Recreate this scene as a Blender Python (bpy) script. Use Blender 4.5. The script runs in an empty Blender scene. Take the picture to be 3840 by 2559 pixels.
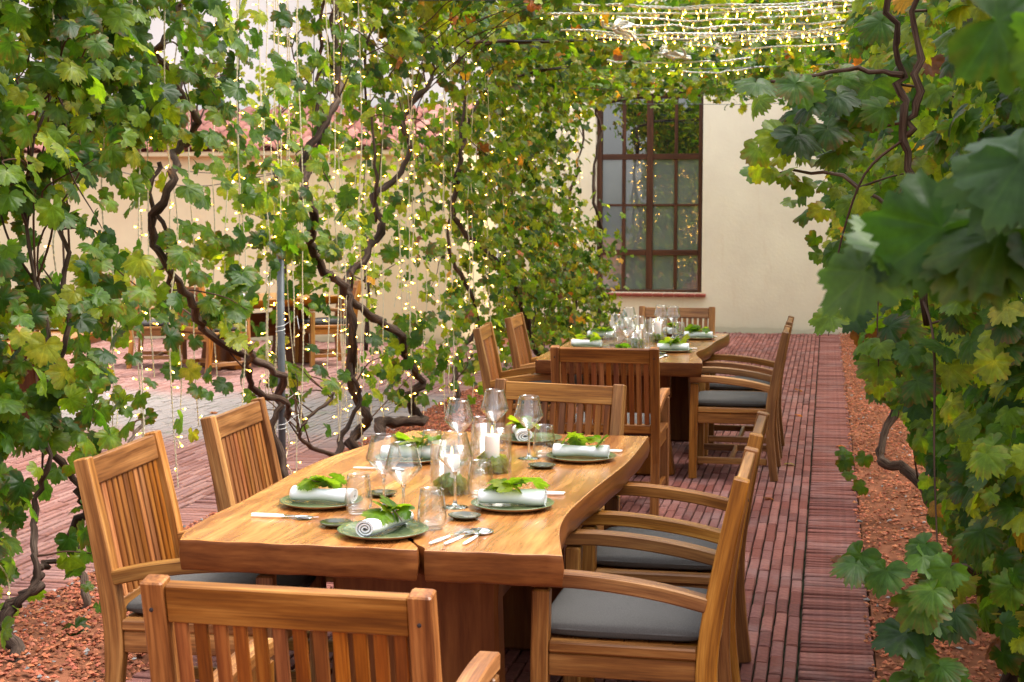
import bpy, bmesh, math, random
import numpy as np
from mathutils import Vector, Matrix
R = math.radians
SC = bpy.context.scene
COL = SC.collection
rnd = random.Random(7)
rng = np.random.default_rng(11)

# ------------------------------------------------------------------ camera, sky, sun, exposure
CAM_H, YAW, PITCH, LENS = 1.65, 11.90685, 4.8229, 52.5
cam = bpy.data.cameras.new('camera')
cam.lens = LENS; cam.sensor_width = 36; cam.clip_start = .05; cam.clip_end = 400
cam.dof.use_dof = True; cam.dof.focus_distance = 5.0; cam.dof.aperture_fstop = 10
camo = bpy.data.objects.new('camera', cam); COL.objects.link(camo)
camo.location = (0, 0, CAM_H); camo.rotation_euler = (R(90 - PITCH), 0, R(YAW))
SC.camera = camo

SUN_EL, SUN_AZ = 62, 74          # azimuth clockwise from +Y
w = bpy.data.worlds.new('World'); SC.world = w; w.use_nodes = True
nt = w.node_tree; nt.nodes.clear()
sky = nt.nodes.new('ShaderNodeTexSky'); sky.sky_type = 'NISHITA'; sky.sun_disc = False
sky.sun_elevation = R(SUN_EL); sky.sun_rotation = R(SUN_AZ); sky.air_density = 1.0; sky.dust_density = 2.0; sky.ozone_density = 1.0
hs = nt.nodes.new('ShaderNodeHueSaturation'); hs.inputs['Saturation'].default_value = .18
bg = nt.nodes.new('ShaderNodeBackground'); bg.inputs['Strength'].default_value = .15
wo = nt.nodes.new('ShaderNodeOutputWorld')
# an overcast dome: brightest overhead, a third as bright at the horizon, the same all round
tcw = nt.nodes.new('ShaderNodeTexCoord'); sx = nt.nodes.new('ShaderNodeSeparateXYZ'); nt.links.new(tcw.outputs['Generated'], sx.inputs[0])
ov = nt.nodes.new('ShaderNodeMapRange'); ov.inputs[1].default_value = 0; ov.inputs[2].default_value = 1; ov.inputs[3].default_value = .5; ov.inputs[4].default_value = 1.75
nt.links.new(sx.outputs['Z'], ov.inputs[0])
vm = nt.nodes.new('ShaderNodeVectorMath'); vm.operation = 'SCALE'; nt.links.new(hs.outputs[0], vm.inputs[0]); nt.links.new(ov.outputs[0], vm.inputs['Scale'])
nt.links.new(sky.outputs[0], hs.inputs['Color']); nt.links.new(vm.outputs[0], bg.inputs[0]); nt.links.new(bg.outputs[0], wo.inputs[0])
sun = bpy.data.lights.new('sun', 'SUN'); sun.energy = 1.5; sun.angle = R(25); sun.color = (1, .93, .82)
suno = bpy.data.objects.new('sun', sun); COL.objects.link(suno)
suno.rotation_euler = (R(90 - SUN_EL), 0, R(180 - SUN_AZ))
SC.view_settings.view_transform = 'Standard'; SC.view_settings.look = 'None'
SC.view_settings.exposure = 1.62; SC.view_settings.gamma = 1; SC.view_settings.use_curve_mapping = False
cy = SC.cycles
cy.use_denoising = True; cy.max_bounces = 8; cy.diffuse_bounces = 4; cy.glossy_bounces = 4
cy.transmission_bounces = 6; cy.transparent_max_bounces = 24; cy.sample_clamp_indirect = 4
cy.caustics_reflective = False; cy.caustics_refractive = False

_yw, _pt = R(YAW), R(PITCH)
_fw = np.array([-math.sin(_yw) * math.cos(_pt), math.cos(_yw) * math.cos(_pt), -math.sin(_pt)])
_rt = np.array([math.cos(_yw), math.sin(_yw), 0.]); _up = np.cross(_rt, _fw)
def in_view(P):
    """depth of points and whether the photograph's view holds them (only to pick which pieces become single objects)"""
    D = np.asarray(P, float) - np.array([0, 0, CAM_H]); z = D @ _fw
    zz = np.where(z > .05, z, .05)
    u = (D @ _rt) / zz * LENS / 36; v = (D @ _up) / zz * LENS / 36
    return z, (z > .05) & (abs(u) < .52) & (abs(v) < .36)

# ------------------------------------------------------------------ object helpers
def tag(o, label=None, cat=None, group=None, kind=None):
    if label: o['label'] = label
    if cat: o['category'] = cat
    if group: o['group'] = group
    if kind: o['kind'] = kind
    return o
def link(o, parent=None):
    COL.objects.link(o)
    if parent is not None: o.parent = parent
    return o
def empty(name, loc=(0, 0, 0), rz=0, label=None, cat=None, group=None):
    o = bpy.data.objects.new(name, None); link(o)
    o.location = loc; o.rotation_euler = (0, 0, rz); o.empty_display_size = .1
    return tag(o, label, cat, group)
def obj(name, me, parent=None, loc=(0, 0, 0), rot=(0, 0, 0)):
    o = bpy.data.objects.new(name, me); link(o, parent)
    o.location = loc; o.rotation_euler = rot
    return o
def dup(root, loc, rz, label=None, group=None):
    r = root.copy(); COL.objects.link(r); r.location = loc; r.rotation_euler = (0, 0, rz)
    if label: r['label'] = label
    if group: r['group'] = group
    for ch in root.children:
        c = ch.copy(); COL.objects.link(c); c.parent = r
        for g in ch.children:
            d = g.copy(); COL.objects.link(d); d.parent = c
    return r

class MB:
    """collects polygons (with a grain vector and a tint per vertex) into one mesh"""
    def __init__(s): s.v = []; s.f = []; s.g = []; s.t = []; s.m = []; s.sm = []
    def add(s, v, f, g=None, tint=(1, 1, 1), mat=0, smooth=False):
        b = len(s.v); s.v += [tuple(p) for p in v]
        s.g += [tuple(p) for p in (g if g is not None else v)]
        s.t += [tuple(tint) + (1,)] * len(v)
        s.f += [tuple(i + b for i in q) for q in f]
        s.m += [mat] * len(f); s.sm += [smooth] * len(f)
        return s
    def mesh(s, name, mats):
        me = bpy.data.meshes.new(name); me.from_pydata(s.v, [], s.f)
        a = me.attributes.new('gc', 'FLOAT_VECTOR', 'POINT'); a.data.foreach_set('vector', np.array(s.g, 'f').ravel())
        c = me.attributes.new('tint', 'FLOAT_COLOR', 'POINT'); c.data.foreach_set('color', np.array(s.t, 'f').ravel())
        for m in (mats if isinstance(mats, (list, tuple)) else [mats]): me.materials.append(m)
        me.polygons.foreach_set('material_index', s.m); me.polygons.foreach_set('use_smooth', s.sm)
        me.update(); return me

def frames(pts):
    pts = [Vector(p) for p in pts]; n = len(pts); T = []
    for i in range(n):
        a = pts[max(i - 1, 0)]; b = pts[min(i + 1, n - 1)]
        d = b - a; T.append(d.normalized() if d.length > 1e-9 else Vector((0, 0, 1)))
    return pts, T
def sweep(mb, pts, w, h, side=(1, 0, 0), ch=.004, tint=(1, 1, 1), mat=0, endch=True):
    """chamfered rectangular bar swept along pts; w runs along 'side', h across it. w and h may be lists"""
    pts, T = frames(pts); n = len(pts); side = Vector(side)
    off = Vector((rnd.uniform(0, 9), rnd.uniform(0, 9), rnd.uniform(0, 9)))
    V = []; G = []; F = []; L = 0; rings = []
    def ring(p, t, ww, hh, s):
        a = (side - t * side.dot(t)).normalized(); b = t.cross(a)
        c = ch; x, y = ww / 2, hh / 2; r = []
        for (u, v) in ((x - c, -y), (x, -y + c), (x, y - c), (x - c, y), (-x + c, y), (-x, y - c), (-x, -y + c), (-x + c, -y)):
            r.append(len(V)); V.append(p + a * u + b * v); G.append(Vector((u, v, s)) + off)
        rings.append(r)
    for i in range(n):
        ww = w[i] if isinstance(w, (list, tuple)) else w
        hh = h[i] if isinstance(h, (list, tuple)) else h
        if i: L += (pts[i] - pts[i - 1]).length
        if i == 0 and endch: ring(pts[0], T[0], ww - 2 * ch, hh - 2 * ch, L); ring(pts[0] + T[0] * ch, T[0], ww, hh, L + ch)
        elif i == n - 1 and endch: ring(pts[i] - T[i] * ch, T[i], ww, hh, L - ch); ring(pts[i], T[i], ww - 2 * ch, hh - 2 * ch, L)
        else: ring(pts[i], T[i], ww, hh, L)
    for a, b in zip(rings, rings[1:]):
        for k in range(8):
            F.append((a[k], a[(k + 1) % 8], b[(k + 1) % 8], b[k]))
    F.append(tuple(reversed(rings[0]))); F.append(tuple(rings[-1]))
    mb.add(V, F, G, tint, mat); return mb
def bar(mb, a, b, w, h, side=(1, 0, 0), ch=.004, **k): return sweep(mb, [a, b], w, h, side, ch, **k)
def tube(mb, pts, rad, n=8, rough=0., tint=(1, 1, 1), mat=0, smooth=True, cap=True, seed=0):
    pts, T = frames(pts); V = []; G = []; F = []; L = 0
    rr = random.Random(seed); ref = Vector((.31, .17, .93))
    a0 = None; off = rr.uniform(0, 20)
    ph = [rr.uniform(0, 6.28) for _ in range(4)]
    for i, p in enumerate(pts):
        r = rad[i] if isinstance(rad, (list, tuple)) else rad
        t = T[i]
        a = (ref - t * ref.dot(t)) if a0 is None else (a0 - t * a0.dot(t))
        if a.length < 1e-4: a = t.orthogonal()
        a.normalize(); a0 = a; b = t.cross(a)
        if i: L += (p - pts[i - 1]).length
        for k in range(n):
            th = 2 * math.pi * k / n
            q = r * (1 + rough * (.6 * math.sin(2 * th + ph[0] + L * 9) + .4 * math.sin(3 * th + ph[1] - L * 23) + .35 * math.sin(L * 41 + ph[2]) + rr.uniform(-.3, .3)))
            V.append(p + a * (q * math.cos(th)) + b * (q * math.sin(th)))
            G.append((math.cos(th) * r, math.sin(th) * r, L + off))
    m = len(pts)
    for i in range(m - 1):
        for k in range(n):
            F.append((i * n + k, i * n + (k + 1) % n, (i + 1) * n + (k + 1) % n, (i + 1) * n + k))
    if cap: F.append(tuple(range(n - 1, -1, -1))); F.append(tuple((m - 1) * n + k for k in range(n)))
    mb.add(V, F, G, tint, mat, smooth); return mb
def smooth_path(pts, sub=4):
    P = [Vector(p) for p in pts]; out = []
    for i in range(len(P) - 1):
        p0 = P[max(i - 1, 0)]; p1 = P[i]; p2 = P[i + 1]; p3 = P[min(i + 2, len(P) - 1)]
        for k in range(sub):
            t = k / sub; t2 = t * t; t3 = t2 * t
            out.append(.5 * ((2 * p1) + (p2 - p0) * t + (2 * p0 - 5 * p1 + 4 * p2 - p3) * t2 + (3 * p1 - p0 - 3 * p2 + p3) * t3))
    out.append(P[-1]); return out
def lathe(mb, prof, n=32, c=(0, 0, 0), mat=0, smooth=True, wob=0., mats=None, tint=(1, 1, 1)):
    V = []; F = []; c = Vector(c); ph = rnd.uniform(0, 6)
    for (r, z) in prof:
        for k in range(n):
            th = 2 * math.pi * k / n; q = r * (1 + wob * (math.sin(2 * th + ph) + .5 * math.sin(3 * th + 2 * ph)))
            V.append(c + Vector((q * math.cos(th), q * math.sin(th), z)))
    for i in range(len(prof) - 1):
        fs = [(i * n + k, i * n + (k + 1) % n, (i + 1) * n + (k + 1) % n, (i + 1) * n + k) for k in range(n)]
        F += fs
    b = len(mb.m); mb.add(V, F, None, tint, mat, smooth)
    if mats:
        for i in range(len(prof) - 1):
            for k in range(n): mb.m[b + i * n + k] = mats[i]
    return mb
def box(mb, lo, hi, tint=(1, 1, 1), mat=0):
    x0, y0, z0 = lo; x1, y1, z1 = hi
    v = [(x0, y0, z0), (x1, y0, z0), (x1, y1, z0), (x0, y1, z0), (x0, y0, z1), (x1, y0, z1), (x1, y1, z1), (x0, y1, z1)]
    f = [(0, 3, 2, 1), (4, 5, 6, 7), (0, 1, 5, 4), (1, 2, 6, 5), (2, 3, 7, 6), (3, 0, 4, 7)]
    mb.add(v, f, None, tint, mat); return mb
def np_mesh(name, V, Fidx, nper, tint, mat, smooth=False, vein=None):
    """V (n,3); Fidx flat vertex indices of polygons that all have nper corners"""
    me = bpy.data.meshes.new(name); nf = len(Fidx) // nper
    me.vertices.add(len(V)); me.vertices.foreach_set('co', np.ascontiguousarray(V, 'f').ravel())
    me.loops.add(len(Fidx)); me.loops.foreach_set('vertex_index', np.ascontiguousarray(Fidx, 'i'))
    me.polygons.add(nf); me.polygons.foreach_set('loop_start', np.arange(nf, dtype='i') * nper)
    me.polygons.foreach_set('loop_total', np.full(nf, nper, 'i'))
    me.polygons.foreach_set('use_smooth', np.full(nf, smooth, bool))
    c = me.attributes.new('tint', 'FLOAT_COLOR', 'POINT'); c.data.foreach_set('color', np.ascontiguousarray(tint, 'f').ravel())
    if vein is not None:
        a = me.attributes.new('vein', 'FLOAT', 'POINT'); a.data.foreach_set('value', np.ascontiguousarray(vein, 'f'))
    me.materials.append(mat); me.update(calc_edges=True); me.validate(); return me

# ------------------------------------------------------------------ materials
def mat(name):
    m = bpy.data.materials.new(name); m.use_nodes = True; t = m.node_tree; t.nodes.clear()
    o = t.nodes.new('ShaderNodeOutputMaterial'); return m, t, o
def N(t, kind, **kw):
    n = t.nodes.new(kind)
    for k, v in kw.items():
        if k.startswith('i_'):
            key = k[2:]; key = int(key) if key.isdigit() else key.replace('_', ' ')
            n.inputs[key].default_value = v
        else: setattr(n, k, v)
    return n
def L(t, a, b): t.links.new(a, b)
def mix(t, fac, a, b, mode='MIX'):
    n = t.nodes.new('ShaderNodeMix'); n.data_type = 'RGBA'; n.blend_type = mode
    for s, v in ((n.inputs[0], fac), (n.inputs[6], a), (n.inputs[7], b)):
        if hasattr(v, 'is_linked'): t.links.new(v, s)
        else: s.default_value = v if not isinstance(v, tuple) or len(v) == 4 else v + (1,)
    return n.outputs[2]
def ramp(t, fac, stops):
    n = t.nodes.new('ShaderNodeValToRGB'); e = n.color_ramp.elements
    while len(e) < len(stops): e.new(.5)
    for el, (p, c) in zip(e, stops): el.position = p; el.color = c if len(c) == 4 else c + (1,)
    t.links.new(fac, n.inputs[0]); return n.outputs[0]
def pbsdf(t, o, base, rough=.5, spec=.5, **kw):
    p = t.nodes.new('ShaderNodeBsdfPrincipled')
    for key, v in (('Base Color', base), ('Roughness', rough), ('Specular IOR Level', spec)):
        if hasattr(v, 'is_linked'): t.links.new(v, p.inputs[key])
        else: p.inputs[key].default_value = v if not isinstance(v, tuple) or len(v) == 4 else v + (1,)
    for k, v in kw.items(): p.inputs[k.replace('_', ' ')].default_value = v
    t.links.new(p.outputs[0], o.inputs[0]); return p
def bump(t, p, h, strength=.3, dist=.01):
    b = N(t, 'ShaderNodeBump'); b.inputs['Strength'].default_value = strength; b.inputs['Distance'].default_value = dist
    L(t, h, b.inputs['Height']); L(t, b.outputs[0], p.inputs['Normal'])

def wood(name, dark, midc, light, rough=.42, fig=0., spec=.4, coat=0., fine=(120, 120, 3.5), lo=(.62, .56, .5), bs=.12, bd=.002):
    m, t, o = mat(name)
    at = N(t, 'ShaderNodeAttribute', attribute_name='gc')
    oi = N(t, 'ShaderNodeObjectInfo'); mul = N(t, 'ShaderNodeMath', operation='MULTIPLY', i_1=17.); L(t, oi.outputs['Random'], mul.inputs[0])
    add = N(t, 'ShaderNodeVectorMath', operation='ADD'); L(t, at.outputs['Vector'], add.inputs[0]); L(t, mul.outputs[0], add.inputs[1])
    src = add.outputs[0]
    if fig:
        nz = N(t, 'ShaderNodeTexNoise', i_Scale=2.2, i_Detail=2.); L(t, src, nz.inputs['Vector'])
        sc = N(t, 'ShaderNodeVectorMath', operation='SCALE'); sc.inputs['Scale'].default_value = fig; L(t, nz.outputs['Color'], sc.inputs[0])
        ad2 = N(t, 'ShaderNodeVectorMath', operation='ADD'); L(t, src, ad2.inputs[0]); L(t, sc.outputs[0], ad2.inputs[1]); src = ad2.outputs[0]
    mp = N(t, 'ShaderNodeMapping'); mp.inputs['Scale'].default_value = (14, 14, 1.1); L(t, src, mp.inputs[0])
    n1 = N(t, 'ShaderNodeTexNoise', i_Scale=1.6, i_Detail=5., i_Roughness=.62); L(t, mp.outputs[0], n1.inputs['Vector'])
    mp2 = N(t, 'ShaderNodeMapping'); mp2.inputs['Scale'].default_value = fine; L(t, add.outputs[0], mp2.inputs[0])
    n2 = N(t, 'ShaderNodeTexNoise', i_Scale=1.5, i_Detail=3.); L(t, mp2.outputs[0], n2.inputs['Vector'])
    c = ramp(t, n1.outputs['Fac'], [(.33, dark), (.5, midc), (.67, light)])
    st = ramp(t, n2.outputs['Fac'], [(.3, lo), (.58, (1.05, 1.04, 1.02))])
    c = mix(t, 1., c, st, 'MULTIPLY')
    c = mix(t, 1., c, oi.outputs['Color'], 'MULTIPLY')
    hv = N(t, 'ShaderNodeHueSaturation'); L(t, c, hv.inputs['Color'])
    m7 = N(t, 'ShaderNodeMath', operation='MULTIPLY', i_1=7.31); L(t, oi.outputs['Random'], m7.inputs[0]); fr = N(t, 'ShaderNodeMath', operation='FRACT'); L(t, m7.outputs[0], fr.inputs[0])
    ms = N(t, 'ShaderNodeMapRange', i_3=.95, i_4=1.06); L(t, fr.outputs[0], ms.inputs[0]); L(t, ms.outputs[0], hv.inputs['Saturation'])
    mh = N(t, 'ShaderNodeMapRange', i_3=.499, i_4=.503); L(t, fr.outputs[0], mh.inputs[0]); L(t, mh.outputs[0], hv.inputs['Hue'])
    mr = N(t, 'ShaderNodeMapRange', i_3=.74, i_4=1.2); L(t, oi.outputs['Random'], mr.inputs[0]); L(t, mr.outputs[0], hv.inputs['Value'])
    rr = N(t, 'ShaderNodeMapRange', i_3=rough - .08, i_4=rough + .12); L(t, n1.outputs['Fac'], rr.inputs[0])
    p = pbsdf(t, o, hv.outputs[0], rr.outputs[0], spec, Coat_Weight=coat, Coat_Roughness=.2)
    bump(t, p, n2.outputs['Fac'], bs, bd); return m

M = {}
M['teak'] = wood('teak', (.13, .043, .009), (.26, .102, .024), (.43, .205, .060), .42)
M['teak_shaded'] = wood('teak_shaded', (.135, .036, .007), (.25, .080, .017), (.38, .150, .036), .45)  # teak made darker and redder: the slats' shade painted into the wood
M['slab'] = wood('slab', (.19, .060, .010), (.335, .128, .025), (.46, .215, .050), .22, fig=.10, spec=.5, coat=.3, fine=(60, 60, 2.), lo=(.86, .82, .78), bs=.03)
M['slab_edge'] = wood('slab_edge', (.10, .028, .005), (.145, .043, .007), (.20, .066, .011), .34, spec=.22, fig=.06, fine=(50, 50, 4), lo=(.85, .8, .75), bs=.04)  # end-grain wood, with the shade of the upright edge painted in too
M['window_wood'] = wood('window_wood', (.050, .016, .006), (.078, .026, .010), (.11, .038, .015), .4)

def plain(name, base, rough=.5, spec=.4, nscale=0, namp=.25, bstr=0., bscale=None, metal=0., coords='Object', **kw):
    m, t, o = mat(name); c = base
    tc = N(t, 'ShaderNodeTexCoord'); p = None
    if nscale:
        n1 = N(t, 'ShaderNodeTexNoise', i_Scale=nscale, i_Detail=5.); L(t, tc.outputs[coords], n1.inputs['Vector'])
        lo = tuple(x * (1 - namp) for x in base); hi = tuple(min(1, x * (1 + namp)) for x in base)
        c = ramp(t, n1.outputs['Fac'], [(.3, lo), (.7, hi)])
    p = pbsdf(t, o, c, rough, spec, Metallic=metal, **kw)
    if bstr:
        n2 = N(t, 'ShaderNodeTexNoise', i_Scale=bscale or nscale, i_Detail=4.); L(t, tc.outputs[coords], n2.inputs['Vector']); bump(t, p, n2.outputs['Fac'], bstr, .004)
    return m
def tinted(name, rough=.7, nscale=30, namp=.3, bstr=.4, coords='Object', spec=.25, extra=None):
    m, t, o = mat(name)
    at = N(t, 'ShaderNodeAttribute', attribute_name='tint'); tc = N(t, 'ShaderNodeTexCoord')
    n1 = N(t, 'ShaderNodeTexNoise', i_Scale=nscale, i_Detail=5.); L(t, tc.outputs[coords], n1.inputs['Vector'])
    f = ramp(t, n1.outputs['Fac'], [(.3, (1 - namp,) * 3), (.7, (1 + namp,) * 3)])
    c = mix(t, 1., at.outputs['Color'], f, 'MULTIPLY')
    if extra: c = extra(t, c)
    p = pbsdf(t, o, c, rough, spec); bump(t, p, n1.outputs['Fac'], bstr, .003); return m

def brick_wear(t, c):
    ge = N(t, 'ShaderNodeNewGeometry')
    n = N(t, 'ShaderNodeTexNoise', i_Scale=2.3, i_Detail=6., i_Roughness=.65); L(t, ge.outputs['Position'], n.inputs['Vector'])
    f = ramp(t, n.outputs['Fac'], [(.50, (0, 0, 0)), (.72, (.45, .45, .45))])
    return mix(t, f, c, (.27, .19, .185))
M['brick'] = tinted('brick', .75, 40, .28, .5, 'Object', .12, brick_wear)
def court_wear(t, c):
    ge = N(t, 'ShaderNodeNewGeometry')
    sep = N(t, 'ShaderNodeSeparateXYZ'); L(t, ge.outputs['Position'], sep.inputs[0])
    n = N(t, 'ShaderNodeTexNoise', i_Scale=1.1, i_Detail=5., i_Roughness=.6); L(t, ge.outputs['Position'], n.inputs['Vector'])
    a = N(t, 'ShaderNodeMath', operation='MULTIPLY_ADD', i_1=3.2, i_2=-1.6); L(t, n.outputs['Fac'], a.inputs[0])
    b = N(t, 'ShaderNodeMath', operation='ADD'); L(t, sep.outputs['Y'], b.inputs[0]); L(t, a.outputs[0], b.inputs[1])
    band = ramp(t, N(t, 'ShaderNodeMapRange', i_1=9., i_2=15.).outputs[0], [(0., (0,) * 3), (1., (0,) * 3)])
    mr = N(t, 'ShaderNodeMapRange', i_1=9., i_2=15.); L(t, b.outputs[0], mr.inputs[0])
    band = ramp(t, mr.outputs[0], [(.12, (0, 0, 0)), (.32, (.85, .85, .85)), (.58, (.85, .85, .85)), (.78, (.1, .1, .1))])
    c = mix(t, band, c, (.23, .215, .20))
    n2 = N(t, 'ShaderNodeTexNoise', i_Scale=2.6, i_Detail=6., i_Roughness=.7); L(t, ge.outputs['Position'], n2.inputs['Vector'])
    ms = ramp(t, n2.outputs['Fac'], [(.56, (0, 0, 0)), (.68, (.6, .6, .6))])
    return mix(t, mix(t, 1., ms, band, 'MULTIPLY'), c, (.10, .14, .045))
M['court_brick'] = tinted('court_brick', .75, 40, .22, .5, 'Object', .25, court_wear)
M['joint'] = plain('joint', (.022, .024, .013), .95, .1, 9, .8, .5, 60)
M['soil'] = plain('soil', (.20, .075, .04), .95, .1, 6, .4, .6, 50)
M['gravel'] = tinted('gravel', .9, 60, .3, .5, 'Object', .15)
M['bark'] = wood('bark', (.026, .015, .010), (.070, .043, .031), (.155, .11, .085), .85, fig=.03, spec=.15, fine=(160, 160, 9), lo=(.35, .32, .3), bs=.9, bd=.006)
M['twig'] = wood('twig', (.035, .016, .011), (.075, .036, .022), (.13, .07, .04), .7, spec=.2)
M['cushion'] = plain('cushion', (.088, .083, .079), .9, .15, 260, .16, .25, 700)
M['linen'] = plain('linen', (.80, .81, .83), .85, .15, 400, .03, .2, 900)
M['white_handle'] = plain('white_handle', (.82, .82, .80), .25, .5)
M['steel'] = plain('steel', (.72, .72, .72), .16, .5, metal=1.)
M['grey_steel'] = plain('grey_steel', (.085, .095, .105), .55, .4, 12, .25, metal=.2)
M['wax'] = plain('wax', (.86, .83, .78), .5, .3, Subsurface_Weight=.25)
M['black_rubber'] = plain('black_rubber', (.02, .02, .022), .6)
M['wick'] = plain('wick', (.03, .02, .02), .9)
M['cable'] = plain('cable', (.62, .55, .38), .5)
M['white_cable'] = plain('white_cable', (.78, .79, .78), .5)
M['wire'] = plain('wire', (.10, .12, .12), .5, metal=.3)
M['unglazed'] = plain('unglazed', (.33, .215, .11), .7, .3, 60, .2)
M['glaze'] = None
m, t, o = mat('glaze'); tc = N(t, 'ShaderNodeTexCoord')
n1 = N(t, 'ShaderNodeTexNoise', i_Scale=22., i_Detail=6., i_Roughness=.7); L(t, tc.outputs['Object'], n1.inputs['Vector'])
c = ramp(t, n1.outputs['Fac'], [(.32, (.045, .068, .036)), (.52, (.115, .15, .068)), (.68, (.22, .23, .095)), (.78, (.22, .14, .03))])
p = pbsdf(t, o, c, .13, .6); M['glaze'] = m
m, t, o = mat('dark_glaze'); tc = N(t, 'ShaderNodeTexCoord')
n1 = N(t, 'ShaderNodeTexNoise', i_Scale=45., i_Detail=6., i_Roughness=.7); L(t, tc.outputs['Object'], n1.inputs['Vector'])
c = ramp(t, n1.outputs['Fac'], [(.36, (.012, .013, .008)), (.55, (.04, .042, .016)), (.72, (.17, .11, .03))])
pbsdf(t, o, c, .15, .6); M['dark_glaze'] = m

def plaster(name, base, stain):
    m, t, o = mat(name); ge = N(t, 'ShaderNodeNewGeometry')
    n1 = N(t, 'ShaderNodeTexNoise', i_Scale=.9, i_Detail=6., i_Roughness=.6); L(t, ge.outputs['Position'], n1.inputs['Vector'])
    c = ramp(t, n1.outputs['Fac'], [(.3, tuple(x * .87 for x in base)), (.7, tuple(min(.9, x * 1.06) for x in base))])
    mp = N(t, 'ShaderNodeMapping'); mp.inputs['Scale'].default_value = (3.2, 3.2, .55); L(t, ge.outputs['Position'], mp.inputs[0])
    n3 = N(t, 'ShaderNodeTexNoise', i_Scale=2.1, i_Detail=7., i_Roughness=.7); L(t, mp.outputs[0], n3.inputs['Vector'])
    c = mix(t, ramp(t, n3.outputs['Fac'], [(.55, (0, 0, 0)), (.78, (.6, .6, .6))]), c, stain)
    sep = N(t, 'ShaderNodeSeparateXYZ'); L(t, ge.outputs['Position'], sep.inputs[0])
    n4 = N(t, 'ShaderNodeTexNoise', i_Scale=3.5, i_Detail=6.); L(t, ge.outputs['Position'], n4.inputs['Vector'])
    ad = N(t, 'ShaderNodeMath', operation='MULTIPLY_ADD', i_1=-.10); L(t, n4.outputs['Fac'], ad.inputs[0]); L(t, sep.outputs['Z'], ad.inputs[2])
    low = ramp(t, ad.outputs[0], [(0., (.4, .4, .4)), (.02, (.12, .12, .12)), (.06, (0, 0, 0))])
    c = mix(t, low, c, tuple(x * .55 for x in stain))
    n2 = N(t, 'ShaderNodeTexNoise', i_Scale=28., i_Detail=6.); L(t, ge.outputs['Position'], n2.inputs['Vector'])
    p = pbsdf(t, o, c, .9, .15); bump(t, p, n2.outputs['Fac'], .18, .01); return m
M['cream'] = plaster('cream', (.88, .79, .61), (.74, .62, .44))
M['peach'] = plaster('peach', (.90, .70, .45), (.74, .51, .31))
M['whitewash'] = plaster('whitewash', (.88, .86, .82), (.76, .73, .72))
M['roof_tile'] = tinted('roof_tile', .8, 14, .3, .4, 'Object', .2)
M['sill_tile'] = plain('sill_tile', (.30, .07, .045), .5, .4, 20, .25)

def leaf_mat(name, gloss=.42):
    m, t, o = mat(name)
    at = N(t, 'ShaderNodeAttribute', attribute_name='tint'); ve = N(t, 'ShaderNodeAttribute', attribute_name='vein')
    ge = N(t, 'ShaderNodeNewGeometry')
    n1 = N(t, 'ShaderNodeTexNoise', i_Scale=38., i_Detail=4., i_Roughness=.65); L(t, ge.outputs['Position'], n1.inputs['Vector'])
    f = ramp(t, n1.outputs['Fac'], [(.3, (.66, .68, .62)), (.7, (1.3, 1.26, 1.2))])
    c = mix(t, 1., at.outputs['Color'], f, 'MULTIPLY')
    n3 = N(t, 'ShaderNodeTexNoise', i_Scale=15., i_Detail=3.); L(t, ge.outputs['Position'], n3.inputs['Vector'])
    yl = mix(t, 1., c, (1.9, 1.4, 1.0), 'MULTIPLY')
    c = mix(t, ramp(t, n3.outputs['Fac'], [(.50, (0, 0, 0)), (.70, (.62, .62, .62))]), c, yl)
    pw = N(t, 'ShaderNodeMath', operation='POWER', i_1=9.); L(t, ve.outputs['Fac'], pw.inputs[0])
    ml = N(t, 'ShaderNodeMath', operation='MULTIPLY', i_1=.45); L(t, pw.outputs[0], ml.inputs[0])
    lv = mix(t, 1., c, (1.9, 1.7, 1.6), 'MULTIPLY')
    c = mix(t, ml.outputs[0], c, lv)
    back = mix(t, .22, c, (.13, .19, .08))
    cf = mix(t, ge.outputs['Backfacing'], c, back)
    p = N(t, 'ShaderNodeBsdfPrincipled'); L(t, cf, p.inputs['Base Color']); p.inputs['Roughness'].default_value = gloss; p.inputs['Specular IOR Level'].default_value = .24
    bp = N(t, 'ShaderNodeBump'); bp.inputs['Strength'].default_value = .55; bp.inputs['Distance'].default_value = .012
    L(t, n3.outputs['Fac'], bp.inputs['Height']); L(t, bp.outputs[0], p.inputs['Normal'])
    tr = N(t, 'ShaderNodeBsdfTranslucent'); L(t, mix(t, 1., c, (2.7, 2.6, .8), 'MULTIPLY'), tr.inputs[0])
    mx = N(t, 'ShaderNodeMixShader', i_0=.50); L(t, p.outputs[0], mx.inputs[1]); L(t, tr.outputs[0], mx.inputs[2]); L(t, mx.outputs[0], o.inputs[0])
    return m
M['leaf'] = leaf_mat('leaf', .42)

def thin_glass(name, tint=(.98, .99, .985), base=.075, edge=.85):
    m, t, o = mat(name)
    lw = N(t, 'ShaderNodeLayerWeight', i_Blend=.5)
    pw = N(t, 'ShaderNodeMath', operation='POWER', i_1=2.4); L(t, lw.outputs['Facing'], pw.inputs[0])
    ma = N(t, 'ShaderNodeMath', operation='MULTIPLY_ADD', i_1=edge, i_2=base); L(t, pw.outputs[0], ma.inputs[0])
    tr = N(t, 'ShaderNodeBsdfTransparent'); tr.inputs[0].default_value = tint + (1,)
    gl = N(t, 'ShaderNodeBsdfGlossy'); gl.inputs['Roughness'].default_value = .02
    mx = N(t, 'ShaderNodeMixShader'); L(t, ma.outputs[0], mx.inputs[0]); L(t, tr.outputs[0], mx.inputs[1]); L(t, gl.outputs[0], mx.inputs[2]); L(t, mx.outputs[0], o.inputs[0])
    return m
M['glass'] = thin_glass('glass')
M['clear_glass'] = thin_glass('clear_glass', base=.035, edge=.7)
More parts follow.
